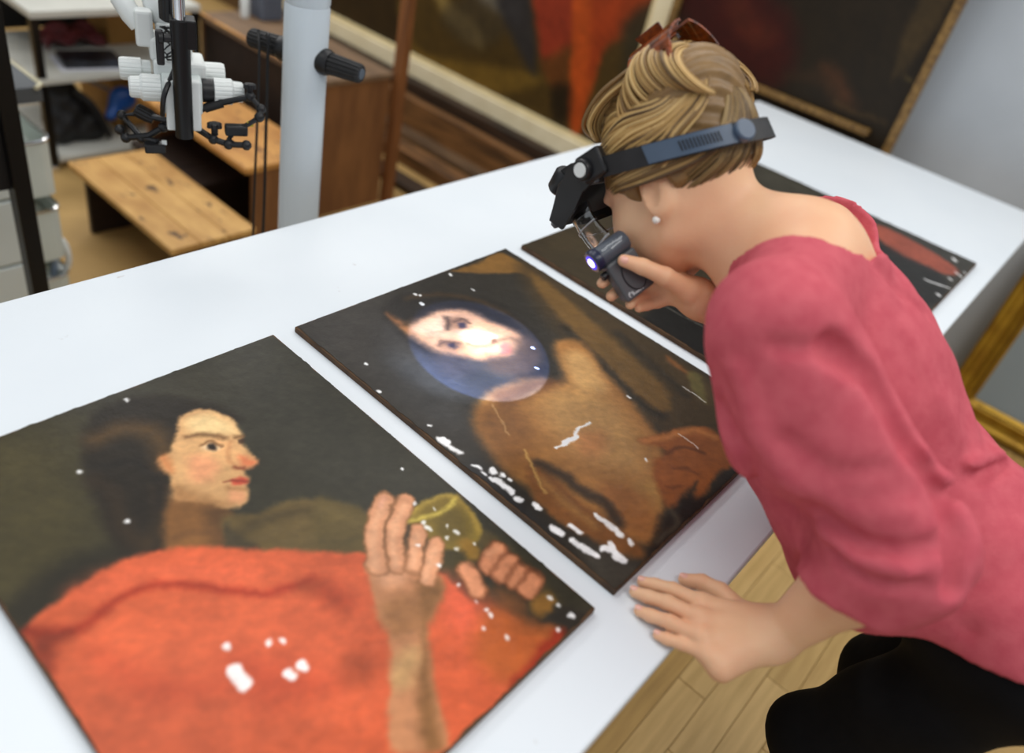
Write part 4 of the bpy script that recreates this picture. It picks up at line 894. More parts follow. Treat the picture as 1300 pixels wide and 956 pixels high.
# ------------------------------------------------------------------ gilt frame leaning on the wall at the right
t = thing('gilt_frame', (3.0, -0.5, 0), 'empty looking gilt frame with a plain grey panel leaning by the table end', 'frame')
M_gilt = mat('gilding', (178, 140, 44), 0.38, 0.55, rgb2=(146, 108, 30), scale=14, bump=0.2)
M_giltd = mat('gilding_dark', (132, 98, 32), 0.42, 0.5, rgb2=(112, 80, 24), scale=16, bump=0.2)
fy0, fy1, fz0, fz1 = -1.30, 0.060, 0.016, 1.15
lean = lambda y, z, d: (2.955 + 0.09 * (z / 1.15) - d, y, z)
def rail(name, p, q, inward, m, d0, d1, w0, w1, prof):
    """moulding between corner points p, q (y,z) with mitred ends; prof: (distance inward, height)"""
    b = MB(); rows = []
    for (w, h) in prof:
        rows.append([lean(p[0] + inward[0][0] * w, p[1] + inward[0][1] * w, h), lean(q[0] + inward[1][0] * w, q[1] + inward[1][1] * w, h)])
    n = len(rows)
    vs = [r for pr in rows for r in pr]; fs = [(2 * i, 2 * i + 1, 2 * i + 3, 2 * i + 2) for i in range(n - 1)] + [(2 * n - 2, 2 * n - 1, 1, 0)]
    fs += [tuple(2 * i for i in range(n)), tuple(2 * i + 1 for i in range(n))[::-1]]
    return b.add(vs, fs).build(name, m, t)
prof = [(0, 0), (0, 0.028), (0.010, 0.036), (0.022, 0.034), (0.030, 0.022), (0.048, 0.020), (0.060, 0.026), (0.072, 0.030), (0.082, 0.022), (0.094, 0.012), (0.094, 0)]
cs = [(fy0, fz0), (fy1, fz0), (fy1, fz1), (fy0, fz1)]; dg = [(1, 1), (-1, 1), (-1, -1), (1, -1)]
for i in range(4):
    p, q = cs[i], cs[(i + 1) % 4]
    r_ = rail('moulding', p, q, (dg[i], dg[(i + 1) % 4]), M_gilt, 0, 0, 0, 0, prof)
    # row of small beads along the moulding
    L = math.hypot(q[0] - p[0], q[1] - p[1]); n = int(L / 0.012); bb = MB()
    for k in range(10, n - 9):
        f_ = k / n; ins = ((dg[i][0] + dg[(i + 1) % 4][0]) / 2 * 0.080, (dg[i][1] + dg[(i + 1) % 4][1]) / 2 * 0.080)
        y = p[0] + (q[0] - p[0]) * f_ + ins[0]; z = p[1] + (q[1] - p[1]) * f_ + ins[1]
        bb.box(lean(y, z, 0.026), (0.004, 0.004, 0.004), bev=0)
    o = bb.build('bead_row', M_giltd, r_); tag(o, kind='stuff')
rows = [[lean(fy0 + 0.08, fz0 + 0.08, 0.008), lean(fy1 - 0.08, fz0 + 0.08, 0.008)], [lean(fy0 + 0.08, fz1 - 0.08, 0.008), lean(fy1 - 0.08, fz1 - 0.08, 0.008)]]
MB().slab(rows, [[(0.006, 0, 0)] * 2] * 2).build('grey_panel', mat('grey_panel', (150, 162, 168), 0.4, rgb2=(142, 154, 160), scale=2), t)

# ------------------------------------------------------------------ the woman leaning over the table
def nrm(v): v = np.array(v, float); return v / np.linalg.norm(v)
M_skin = mat('skin', (230, 184, 146), 0.48, rgb2=(224, 168, 132), scale=14, sss=0.12, bump=0.12, bump_scale=240, spec=0.35)
M_shirt = mat('raspberry_linen', (198, 94, 104), 0.85, rgb2=(188, 82, 94), scale=60, stretch=(1, 1, 1), bump=0.35, bump_scale=420, spec=0.15)
M_trouser = mat('black_trousers', (14, 14, 16), 0.85, rgb2=(18, 18, 20), scale=30, spec=0.15)
M_shoe = mat('black_leather', (20, 19, 19), 0.4, rgb2=(28, 26, 25), scale=20)
# head frame
hf = nrm((-0.15, 0.65, -0.75)); zz = np.array((0, 0, 1.0))
hu = nrm(zz - (zz @ hf) * hf); hl = np.cross(hu, hf)
th = math.radians(14); hu = math.cos(th) * hu - math.sin(th) * hl; hl = np.cross(hu, hf)
th = math.radians(9); hf = math.cos(th) * hf - math.sin(th) * hl; hl = np.cross(hu, hf)
HA = np.stack([hl, hf, hu]); EAR = np.array((0.8246, 0.3998, 1.1895))
HO = EAR - (0.074 * hl - 0.008 * hf - 0.012 * hu)
def H(x, y, z): return HO + x * hl + y * hf + z * hu
# torso frame
PEL = np.array((0.985, -0.20, 0.895)); NECK = np.array((0.915, 0.250, 1.172))
ts = nrm(NECK - PEL); tl = nrm((-0.985, -0.14, 0.03)); tl = nrm(tl - (tl @ ts) * ts); tb = np.cross(ts, tl)
TA = np.stack([tl, ts, tb])
def T(l, s, b): return PEL + l * tl + s * ts + b * tb
LSH = np.array((0.732, 0.176, 1.165)); LEL = np.array((0.7360, -0.0297, 1.0055)); LWR = np.array((0.694, 0.022, 0.836))
RSH = np.array((1.055, 0.255, 1.145)); REL = np.array((1.0312, 0.2052, 0.9733)); RWR = np.array((0.862, 0.315, 1.081))

def head_fn(P):
    Q = ((P - HO.astype('f4')) @ HA.T.astype('f4'))
    A = Q.copy(); A[:, 0] = np.abs(Q[:, 0])                     # symmetric features
    d = ell(Q, (0, -0.010, 0.022), (0.073, 0.094, 0.088))
    d = smin(d, ell(Q, (0, 0.045, 0.022), (0.058, 0.045, 0.055)), 0.03)
    d = smin(d, ell(Q, (0, 0.050, -0.042), (0.057, 0.046, 0.062)), 0.03)
    d = smin(d, ell(A, (0.044, 0.050, -0.038), (0.029, 0.038, 0.038)), 0.025)
    d = smin(d, rc(A, (0.054, 0.002, -0.064), (0.020, 0.070, -0.104), 0.024, 0.020), 0.03)
    d = smin(d, ell(Q, (0, 0.030, -0.072), (0.046, 0.052, 0.034)), 0.02)
    d = smin(d, ell(Q, (0, 0.080, -0.096), (0.020, 0.017, 0.017)), 0.015)
    d = smin(d, ell(A, (0.028, 0.082, 0.018), (0.024, 0.010, 0.008)), 0.012)       # brow
    d = smax(d, -ell(A, (0.031, 0.105, -0.002), (0.020, 0.020, 0.013)), 0.012)     # eye sockets
    d = smin(d, ell(A, (0.031, 0.0775, -0.002), (0.0135, 0.0125, 0.0115)), 0.003)  # lids over the eyeballs
    d = smin(d, rc(Q, (0, 0.086, 0.004), (0, 0.110, -0.038), 0.008, 0.0115), 0.010)   # nose
    d = smin(d, ell(A, (0.011, 0.100, -0.042), (0.008, 0.010, 0.007)), 0.005)
    d = smin(d, ell(Q, (0, 0.0905, -0.062), (0.023, 0.010, 0.0055)), 0.006)         # lips
    d = smin(d, ell(Q, (0, 0.089, -0.072), (0.020, 0.010, 0.0060)), 0.006)
    # ears
    EA = np.array(((0.94, -0.30, 0.16), (0.28, 0.94, 0.2), (-0.2, -0.14, 0.97)))
    e = ell(A, (0.077, -0.012, -0.010), (0.0075, 0.018, 0.030), EA)
    e = smax(e, -ell(A, (0.085, -0.010, -0.008), (0.0085, 0.011, 0.020), EA), 0.005)
    e = smin(e, ell(A, (0.075, -0.004, -0.036), (0.006, 0.009, 0.010)), 0.006)
    d = smin(d, e, 0.006)
    return d
def neck_fn(P):
    d = rc(P, H(0, -0.028, -0.050), NECK - 0.030 * ts - 0.030 * tb, 0.056, 0.064)
    d = smin(d, rc(P, H(0.050, -0.02, -0.035), NECK - 0.06 * tb + 0.012 * tl - 0.03 * ts, 0.015, 0.014), 0.03)
    d = smin(d, rc(P, H(-0.050, -0.02, -0.035), NECK - 0.06 * tb - 0.012 * tl - 0.03 * ts, 0.015, 0.014), 0.03)
    return d
def torso_fn(P, g=0.0):
    d = ell(P, T(0, 0.385, -0.030), (0.140 + g, 0.160 + g, 0.098 + g), TA)
    d = smin(d, rc(P, NECK + 0.005 * tb - 0.02 * ts, LSH - 0.012 * tl + 0.004 * tb, 0.058 + g, 0.048 + g), 0.05)
    d = smin(d, rc(P, NECK + 0.005 * tb - 0.02 * ts, RSH + 0.012 * tl + 0.004 * tb, 0.058 + g, 0.048 + g), 0.05)
    d = smin(d, ell(P, T(-0.012, 0.19, -0.080), (0.112 + g, 0.17 + g, 0.088 + g), TA), 0.08)
    d = smin(d, ell(P, T(0.012, 0.02, -0.045), (0.148 + g, 0.13 + g, 0.112 + g), TA), 0.08)
    d = smin(d, ell(P, T(0.06, 0.33, -0.115), (0.058 + g, 0.062 + g, 0.050 + g), TA), 0.04)
    d = smin(d, ell(P, T(-0.06, 0.33, -0.115), (0.058 + g, 0.062 + g, 0.050 + g), TA), 0.04)
    return d
def skin_main(P):
    d = smin(head_fn(P), neck_fn(P), 0.028)
    return smin(d, torso_fn(P), 0.045)
# left arm and hand: fingers flat on the table edge
FJ = {'index': [(0.673, 0.101, 0.829), (0.668, 0.137, 0.8225), (0.664, 0.158, 0.8135), (0.659, 0.172, 0.8090)],
      'middle': [(0.651, 0.091, 0.831), (0.6455, 0.131, 0.8240), (0.642, 0.154, 0.8140), (0.639, 0.170, 0.8090)],
      'ring': [(0.634, 0.079, 0.828), (0.627, 0.115, 0.8215), (0.6235, 0.137, 0.8125), (0.621, 0.151, 0.8085)],
      'little': [(0.625, 0.064, 0.822), (0.6175, 0.092, 0.8160), (0.6140, 0.107, 0.8105), (0.6115, 0.118, 0.8075)],
      'thumb': [(0.704, 0.056, 0.824), (0.716, 0.096, 0.8195), (0.715, 0.120, 0.8140), (0.704, 0.138, 0.8100)]}
FR = {'index': (0.0105, 0.0088, 0.0078, 0.0068), 'middle': (0.0105, 0.0090, 0.0080, 0.0070), 'ring': (0.0100, 0.0085, 0.0076, 0.0066), 'little': (0.0090, 0.0074, 0.0066, 0.0058), 'thumb': (0.0140, 0.0112, 0.0098, 0.0078)}
def chain(P, J, R_, k=0.004):
    d = None
    for a, b, ra, rb in zip(J[:-1], J[1:], R_[:-1], R_[1:]):
        x = rc(P, a, b, ra, rb); d = x if d is None else smin(d, x, k)
    return d
def left_arm(P):
    d = rc(P, LEL, LEL + (LWR - LEL) * 0.35, 0.040, 0.041)
    d = smin(d, rc(P, LEL + (LWR - LEL) * 0.35, LWR + np.array((0.008, -0.006, -0.002)), 0.041, 0.024), 0.02)
    d = smin(d, ell(P, LWR + np.array((0.004, 0.0, -0.003)), (0.027, 0.026, 0.019)), 0.02)
    palm = None
    for n in ('index', 'middle', 'ring', 'little'):
        j = np.array(FJ[n][0]); w = LWR + np.array({'index': (0.011, 0.012, 0), 'middle': (0.004, 0.008, 0.001), 'ring': (-0.007, 0.004, 0), 'little': (-0.015, 0.001, -0.003)}[n])
        x = rc(P, w, j, 0.017, FR[n][0] + 0.0015); palm = x if palm is None else smin(palm, x, 0.010)
    palm = smin(palm, rc(P, LWR + np.array((0.014, 0.006, -0.008)), FJ['thumb'][0], 0.017, 0.016), 0.014)
    palm = smin(palm, rc(P, LWR + np.array((-0.012, 0.004, -0.010)), np.array(FJ['little'][0]) + np.array((0.002, -0.020, -0.006)), 0.017, 0.016), 0.018)
    d = smin(d, palm, 0.018)
    f = None
    for n in FJ:
        x = chain(P, FJ[n], FR[n]); f = x if f is None else np.minimum(f, x)
        kn_ = ell(P, np.array(FJ[n][0]) + np.array((0, 0, 0.0035)), (0.0098, 0.011, 0.0085))
        if n != 'thumb': d = smin(d, kn_, 0.008)
    return smin(d, f, 0.0065)
# right hand gripping the small lamp: thumb on the near face, fingers wrapped below
DL = np.array((0.7620, 0.4236, 1.0987)); de = np.array((-0.8530, 0.1765, -0.4912)); d1 = np.array((0.2399, -0.7033, -0.6693)); dn = np.array((-0.4636, -0.6887, 0.5575))
def D(along, back, out): return DL + along * d1 - back * de + out * dn      # along the case, away from the lens, towards the viewer
RF = {'index': [D(0.072, 0.086, -0.012), D(0.040, 0.070, -0.028), D(0.034, 0.035, -0.026), D(0.032, 0.003, -0.013)],
      'middle': [D(0.084, 0.086, -0.012), D(0.060, 0.066, -0.030), D(0.055, 0.035, -0.027), D(0.053, 0.004, -0.013)],
      'ring': [D(0.096, 0.084, -0.010), D(0.084, 0.060, -0.026), D(0.078, 0.040, -0.025), D(0.077, 0.020, -0.012)],
      'little': [D(0.106, 0.082, -0.006), D(0.100, 0.058, -0.020), D(0.094, 0.042, -0.022), D(0.090, 0.030, -0.018)],
      'thumb': [D(0.100, 0.084, 0.018), D(0.064, 0.063, 0.0275), D(0.037, 0.046, 0.0220), D(0.018, 0.031, 0.0180)]}
RR = {'index': (0.0105, 0.0088, 0.0080, 0.0070), 'middle': (0.0105, 0.0090, 0.0080, 0.0070), 'ring': (0.0100, 0.0086, 0.0078, 0.0068), 'little': (0.0090, 0.0076, 0.0068, 0.0060), 'thumb': (0.0150, 0.0118, 0.0102, 0.0080)}
RW2 = D(0.122, 0.098, 0.006)
def right_arm(P):
    d = rc(P, REL, RW2 + (REL - RW2) * 0.45, 0.034, 0.033)
    d = smin(d, rc(P, RW2 + (REL - RW2) * 0.45, RW2, 0.033, 0.021), 0.02)
    palm = None
    for n in ('index', 'middle', 'ring', 'little'):
        x = rc(P, RW2, RF[n][0], 0.018, RR[n][0] + 0.002); palm = x if palm is None else smin(palm, x, 0.012)
    palm = smin(palm, rc(P, RW2, RF['thumb'][0], 0.018, 0.0145), 0.014)
    d = smin(d, palm, 0.02)
    f = None
    for n in RF:
        x = chain(P, RF[n], RR[n]); f = x if f is None else np.minimum(f, x)
    return smin(d, f, 0.007)

def join(parts):
    V = []; F = []; n = 0
    for v, f in parts: V.append(v); F.append(f + n); n += len(v)
    return np.concatenate(V), np.concatenate(F)
PERSON = thing('person', (0.98, -0.22, 0.0), 'woman in a raspberry linen top leaning over the table, hand on its edge', 'person')
parts = [nets(skin_main, (0.68, -0.06, 0.93), (1.17, 0.60, 1.33), 0.0034),
         nets(left_arm, (0.585, -0.10, 0.79), (0.83, 0.19, 1.06), 0.0021),
         nets(right_arm, (0.735, 0.15, 0.92), (1.09, 0.46, 1.15), 0.0023)]
body = np_mesh('body', *join(parts), M_skin, PERSON)

# top: loose linen, boat neck, elbow sleeves
CUF = LEL + 0.32 * (LWR - LEL)
cuff_n = nrm((LWR - LEL) * 0.85 + (LEL - LSH) * 0.30)
HEMN = nrm(-ts - 0.85 * tb)
FOLDS = [
    ([(0.703, 0.119, 1.187), (0.725, 0.082, 1.168), (0.728, 0.048, 1.146), (0.729, 0.017, 1.122)], 0.042, 0.012),
    ([(0.729, 0.017, 1.122), (0.739, -0.024, 1.090), (0.723, -0.059, 1.065), (0.702, -0.080, 1.032)], 0.028, 0.011),
    ([(0.703, 0.098, 1.187), (0.726, 0.061, 1.167), (0.733, 0.026, 1.138), (0.736, -0.010, 1.113)], -0.01, 0.012),
    ([(0.667, 0.154, 1.180), (0.685, 0.120, 1.189), (0.707, 0.088, 1.177)], 0.011, 0.009),
    ([(0.680, 0.047, 1.034), (0.672, 0.002, 1.035), (0.679, -0.034, 1.052), (0.706, -0.058, 1.066)], 0.013, 0.01),
    ([(0.682, 0.034, 1.014), (0.665, -0.007, 1.022), (0.670, -0.044, 1.040)], -0.01, 0.009),
    ([(0.674, 0.018, 1.005), (0.662, -0.028, 1.013), (0.675, -0.062, 1.031)], 0.01, 0.008),
    ([(0.662, 0.079, 1.064), (0.672, 0.023, 1.061), (0.691, -0.016, 1.082)], -0.006, 0.012),
    ([(0.660, 0.102, 1.100), (0.669, 0.053, 1.092), (0.689, 0.021, 1.111)], 0.005, 0.01),
    ([(0.679, 0.179, 1.076), (0.663, 0.129, 1.056), (0.753, 0.084, 0.962)], 0.014, 0.013),
    ([(0.662, 0.177, 1.137), (0.655, 0.125, 1.086), (0.665, 0.075, 1.053)], -0.01, 0.013),
    ([(0.735, -0.033, 1.090), (0.921, -0.059, 1.020), (0.982, -0.078, 1.018)], 0.013, 0.009),
    ([(0.744, -0.027, 1.098), (0.928, -0.051, 1.031), (0.988, -0.069, 1.023)], -0.01, 0.01),
    ([(0.884, 0.084, 1.156), (0.888, 0.022, 1.105), (0.920, -0.024, 1.050)], -0.004, 0.014),
    ([(0.899, 0.151, 1.208), (0.931, 0.113, 1.176), (0.955, 0.077, 1.155)], 0.01, 0.009),
    ([(0.760, 0.092, 0.937), (0.710, 0.042, 0.954), (0.679, 0.023, 0.982)], 0.004, 0.01),
    ([(0.729, -0.071, 1.071), (0.719, -0.099, 1.038), (0.817, -0.136, 0.906)], 0.005, 0.012)
]
def shirt_fn(P):
    d = torso_fn(P - (0.004 * -tl).astype('f4') * np.clip(1 - ((P - PEL.astype('f4')) @ ts.astype('f4')) / 0.42, 0, 1)[:, None], 0.010)
    d = smin(d, ell(P, T(-0.022, 0.12, -0.084), (0.122, 0.20, 0.106), TA), 0.06)
    d = smin(d, ell(P, T(0.02, 0.25, -0.115), (0.125, 0.16, 0.085), TA), 0.06)
    d = smin(d, ell(P, T(-0.004, -0.05, -0.046), (0.172, 0.16, 0.134), TA), 0.06)
    s = rc(P, LSH, LEL + np.array((0.004, -0.004, 0.004)), 0.070, 0.066)
    s = smin(s, rc(P, LEL + np.array((0.0, -0.004, 0.002)), CUF + 0.02 * cuff_n, 0.066, 0.062), 0.03)
    s = smax(s, (P - CUF.astype('f4')) @ cuff_n.astype('f4') - 0.010, 0.004)
    s = smax(s, -rc(P, CUF + 0.028 * cuff_n, CUF + 0.08 * cuff_n, 0.040, 0.050), 0.004)
    d = smin(d, s, 0.007)
    d = smin(d, rc(P, (0.7415, 0.1745, 1.1459), (0.7286, 0.1208, 1.0697), 0.066, 0.072), 0.03)      # cloth hanging off the shoulder and the chest
    d = smin(d, rc(P, (0.8198, 0.0879, 0.9945), (0.8458, -0.0158, 0.8721), 0.070, 0.080), 0.05)
    r = rc(P, RSH, REL, 0.066, 0.060)
    d = smin(d, r, 0.03)
    for pts, amp, w in FOLDS:
        ds = seg_dist(P, pts); d = d + amp * np.exp(-(ds / w) ** 2)
    # fine drape
    q = (P - PEL.astype('f4')) @ TA.T.astype('f4')
    d = d + 0.0016 * np.sin(q[:, 0] * 55 + 18 * q[:, 1] + 3 * np.sin(q[:, 1] * 30))
    # neck opening and hem
    nk = ell(P, NECK + 0.014 * ts + 0.026 * tb - 0.047 * tl, (0.144, 0.098, 0.11), TA)
    d = smax(d, -nk, 0.006)
    hem = (P - T(0, 0.0, 0).astype('f4')) @ HEMN.astype('f4')
    d = smax(d, hem, 0.005)
    inn = smax(ell(P, T(-0.004, -0.05, -0.046), (0.162, 0.155, 0.124), TA), -hem - 0.05, 0.01)
    return smax(d, -inn, 0.004)
top = np_mesh('linen_top', *nets(shirt_fn, (0.60, -0.42, 0.72), (1.21, 0.46, 1.28), 0.0047), M_shirt, PERSON)

# trousers and shoes
HL, HR = T(0.080, -0.03, -0.045), T(-0.064, -0.03, -0.045)
KL, KR = np.array((0.90, -0.10, 0.50)), np.array((1.09, -0.14, 0.50)); AL, AR = np.array((0.93, -0.30, 0.10)), np.array((1.09, -0.24, 0.10))
def trouser_fn(P):
    d = smin(ell(P, T(0.008, 0.0, -0.045), (0.148, 0.13, 0.106), TA), ell(P, T(0.012, 0.07, -0.085), (0.125, 0.10, 0.075), TA), 0.04)
    for h, k, a in ((HL, KL, AL), (HR, KR, AR)):
        d = smin(d, rc(P, h, k, 0.078, 0.064), 0.05); d = smin(d, rc(P, k, a, 0.066, 0.050), 0.03)
    d = d + 0.003 * np.sin(P[:, 2] * 40 + P[:, 0] * 25)
    return smax(d, 0.075 - P[:, 2], 0.01)
np_mesh('trousers', *nets(trouser_fn, (0.74, -0.42, 0.05), (1.24, 0.06, 1.06), 0.009), M_trouser, PERSON)
for A_ in (AL, AR):
    fw = np.array((-0.25, 0.97, 0))
    def shoe_fn(P, A_=A_):
        d = rc(P, (A_[0], A_[1], 0.042), A_ * (1, 1, 0) + fw * 0.15 + (0, 0, 0.034), 0.040, 0.033)
        d = smin(d, rc(P, (A_[0], A_[1], 0.05), (A_[0], A_[1], 0.10), 0.038, 0.040), 0.02)
        return np.maximum(d, 0.0055 - P[:, 2])
    np_mesh('shoe', *nets(shoe_fn, A_ * (1, 1, 0) + (-0.13, -0.08, -0.01), A_ * (1, 1, 0) + (0.09, 0.22, 0.16), 0.006), M_shoe, PERSON)
MB().ball(H(0.0835, -0.002, -0.0405), 0.0052, 14).build('pearl_earring', mat('pearl', (240, 236, 228), 0.15, rgb2=(232, 228, 222), coat=0.5), PERSON, True)

M_nail = mat('finger_nail', (232, 178, 160), 0.25, rgb2=(226, 170, 152))
def nail(J, r, up):
    a, b = np.array(J[-2]), np.array(J[-1]); t = nrm(b - a); up = np.array(up, float); n = nrm(up - (up @ t) * t); w = np.cross(t, n)
    m = MB().ball((0, 0, 0), (r * 0.80, r * 0.62, 0.0011), 12); c = b + n * (r * 0.93) + t * (r * 0.10)
    m.v = [tuple(c + p[0] * t + p[1] * w + (p[2] - 0.10 * (p[1] / (r * 0.62)) ** 2 * r) * n) for p in m.v]
    m.build('finger_nail', M_nail, PERSON, True)
for n in FJ: nail(FJ[n], FR[n][-1], (0, 0, 1) if n != 'thumb' else (0.3, -0.2, 1))
nail(RF['thumb'], RR['thumb'][-1], dn)

# hair: a combed-back base with many locks swept to a twist at the back of the crown
HC = np.array((0, -0.012, 0.030))
def hair_base(P):
    Q = ((P - HO.astype('f4')) @ HA.T.astype('f4'))
    d = ell(Q, HC, (0.084, 0.105, 0.098))
    d = smin(d, ell(Q, (0.0, -0.068, 0.092), (0.068, 0.058, 0.052)), 0.03)
    d = smin(d, ell(Q, (0.0, 0.010, 0.112), (0.055, 0.050, 0.030)), 0.03)
    ang = np.arctan2(Q[:, 2] - 0.09, Q[:, 1] + 0.03)
    d = d + 0.0016 * np.sin(ang * 26 + 6 * np.sin(Q[:, 0] * 30))
    face = ell(Q, (0, 0.112, -0.052), (0.115, 0.085, 0.100))       # forehead / face left free
    d = smax(d, -face, 0.006)
    low = -(Q[:, 2] + 0.028 + 0.35 * np.clip(Q[:, 1] + 0.02, -0.2, 0) * 1.2) + 0.95 * np.clip(Q[:, 1] - 0.004, 0, 0.05)
    earcut = ell(np.stack([np.abs(Q[:, 0]), Q[:, 1], Q[:, 2]], 1), (0.080, -0.008, -0.014), (0.030, 0.027, 0.034))
    d = smax(d, -earcut, 0.005)
    return smax(d, low, 0.01)
HV, HF = nets(hair_base, HO - 0.17, HO + 0.19, 0.0032)
rng = np.random.RandomState(3)
def blonde(n, dark=0.0):
    c = np.array(((180, 144, 88), (156, 122, 72), (204, 170, 112), (126, 96, 56), (94, 70, 44)))[rng.choice(5, p=(.3, .25, .2, .15, .1))]
    return np.array(lin(c * (1 - dark)))
qloc = (HV - HO) @ HA.T
cb = np.array([lin((128, 98, 58))]) * (0.75 + 0.5 * fbm(qloc[:, 1] * 30 + qloc[:, 2] * 90, qloc[:, 0] * 60, 4))[:, None]
LV, LF, LC = [], [], []; nv = 0
def lock(path, r0, seg=7, col=None, flat=0.55):
    """tapered flattened strand following path (head-local points)"""
    global nv
    m = MB(); pts = catmull(path, 5); n = len(pts)
    rad = [r0 * (0.06 + 0.94 * math.sin(PI * min(1, max(0, (i + 0.3) / (n - 0.4)))) ** 0.6) for i in range(n)]
    m.tube([HO + p @ HA for p in pts], rad, seg)
    v = np.array(m.v); col = blonde(0) if col is None else col
    sh = 0.85 + 0.3 * fbm(np.repeat(np.arange(n), seg) * 0.35 + rng.rand() * 20, np.tile(np.arange(seg), n) * 0.8, 3)
    LV.append(v); LC.append(col[None, :] * sh[:, None])
    for f in m.f:
        if len(f) == 4: LF.append([i + nv for i in f])
    nv += len(v)
def surf(az, el_, lift=0.0):
    """point on the hair ellipsoid; az from the forehead round the left side to the back, el_ elevation"""
    r = np.array((0.085, 0.106, 0.099)) + lift
    return HC + r * np.array((math.cos(el_) * math.sin(az), math.cos(el_) * math.cos(az), math.sin(el_)))
for side in (1, -1):
    for i in range(240):
        e0 = -0.10 + 1.25 * i / 239 + rng.uniform(-0.03, 0.03)          # starting height along the hairline
        a0 = side * (1.08 - 0.80 * max(0, e0) / 1.15 + rng.uniform(-0.08, 0.08))
        sag = 0.20 * (1 - e0); L0 = rng.uniform(-0.001, 0.004); wv = rng.uniform(-0.03, 0.03)
        pts = [surf(a0, e0, L0 - 0.002), surf(a0 + side * 0.35, e0 + 0.02 - sag * 0.35, L0 + 0.002), surf(a0 + side * 0.8, e0 + 0.05 - sag * 0.45 + wv, L0 + 0.004),
               surf(side * 2.1, 0.10 + 0.60 * e0 + wv, L0 + 0.006), surf(side * 2.55, 0.32 + 0.55 * e0, L0 + 0.012), surf(side * 2.85, 0.74 + 0.35 * e0, L0 + 0.022), surf(side * 2.75, 1.12 + 0.2 * e0, L0 + 0.030)]
        lock([np.array(p) for p in pts], rng.uniform(0.0012, 0.0028), 4)
for side in (1, -1):                                                    # below the band: temple hair combed back over the ear tops
    for i in range(110):
        e0 = rng.uniform(-0.24, -0.0); a0 = side * rng.uniform(0.80, 1.05); L0 = rng.uniform(-0.003, 0.003)
        pts = [surf(a0, e0 * 0.55, L0), surf(side * 1.35, e0 * 0.75 - 0.02, L0 + 0.003), surf(side * 1.75, e0 * 0.9 - 0.05, L0 + 0.003), surf(side * 2.2, e0 - 0.05, L0 + 0.002), surf(side * 2.7, e0 * 0.8, L0), surf(side * 3.0, e0 * 0.3 + 0.1, L0)]
        lock([np.array(p) for p in pts], rng.uniform(0.0011, 0.0024), 4, col=blonde(0, 0.08))
for i in range(260):                                                    # nape hair combed upward
    sd = rng.choice((-1, 1)); az = sd * rng.uniform(1.75, 3.1); e0 = rng.uniform(-0.66, -0.36)
    g_ = lambda f: az + (sd * PI - az) * f
    pts = [surf(az, e0, -0.006), surf(g_(0.25), e0 + 0.10, -0.001), surf(g_(0.55), e0 + 0.28, 0.003), surf(g_(0.85), e0 + 0.75, 0.008), surf(sd * PI, e0 + 1.2, 0.014)]
    lock([np.array(p) for p in pts], rng.uniform(0.0007, 0.0015), 4, col=blonde(0, 0.25))
for side, cx_ in ((1, 0.034), (-1, -0.034)):                            # the rolled twist: loops curling round to the clip
    for i in range(150):
        t0 = (i + rng.rand()) / 150; rr = 0.034 + 0.012 * rng.rand(); yy = -0.108 + 0.095 * t0
        c0 = np.array((cx_ * 0.7, yy, 0.092 + 0.024 * math.sin(PI * t0)))
        pts = []
        for k in range(7):
            an = -1.0 + 3.2 * k / 6
            pts.append(c0 + np.array((side * rr * math.cos(an) * 1.1, 0.012 * math.sin(an * 1.2 + t0 * 2), rr * math.sin(an) * 0.95)))
        lock(pts, rng.uniform(0.0012, 0.0030), 4)
for i in range(150):                                                     # front roll over the crown
    x = rng.uniform(-0.058, 0.058); u0 = rng.uniform(-0.008, 0.008)
    pts = [np.array((x * 1.25, 0.060 - 0.25 * abs(x), 0.086)), np.array((x * 1.22 + 0.006, 0.046 + u0, 0.110 + u0 * 0.5)), np.array((x * 1.1 + 0.010, 0.018, 0.127 + u0)), np.array((x * 0.95 + 0.010, -0.014, 0.134 + u0)), np.array((x * 0.75 + 0.006, -0.046, 0.136 + u0)), np.array((x * 0.5, -0.072, 0.120))]
    lock(pts, rng.uniform(0.0013, 0.0030), 4)
M_hair = mat('blonde_hair', (128, 128, 128), 0.42, attr='paint', spec=0.5, bump=0.25, bump_scale=500)
LVn = np.concatenate([HV] + LV); LFn = np.concatenate([HF, np.array(LF) + len(HV)])
hair = np_mesh('hair', LVn, LFn, M_hair, PERSON, colors=np.concatenate([np.clip(cb, 0, 1)] + LC))

# ------------------------------------------------------------------ hair clip, magnifier headset, pocket lamp
M_tort = mat('tortoiseshell', (150, 70, 20), 0.2, rgb2=(40, 20, 14), scale=70, coat=0.5)
cl_ = thing('claw_clip', H(0, -0.03, 0.135), 'tortoiseshell claw clip holding the twisted blonde hair', 'hair clip')
for s_ in (1, -1):
    rows = []; off = []
    for i in range(8):
        a = i / 7; r = []; o_ = []
        for j in range(9):
            y = -0.094 + 0.066 * j / 8
            an = 0.15 + 1.0 * a
            r.append(H(s_ * 0.060 * math.sin(an), y, 0.112 + 0.058 * math.cos(an))); o_.append(0.0035 * (math.sin(an) * s_ * hl + math.cos(an) * hu))
        rows.append(r); off.append(o_)
    hf_ = MB().slab(rows, off).build('clip_half', M_tort, cl_, True)
    for j in range(6):
        y = -0.090 + 0.058 * j / 5
        MB().tube([H(s_ * 0.052, y, 0.140), H(s_ * 0.061, y, 0.122), H(s_ * 0.056, y, 0.098)], [0.0045, 0.004, 0.002], 6).build('tooth', M_tort, hf_, True)
    MB().slab([[H(s_ * 0.006, -0.070, 0.160), H(s_ * 0.006, -0.040, 0.160)], [H(s_ * 0.022, -0.074, 0.180), H(s_ * 0.022, -0.036, 0.180)]], [[0.003 * hl] * 2] * 2).build('finger_tab', M_tort, cl_)
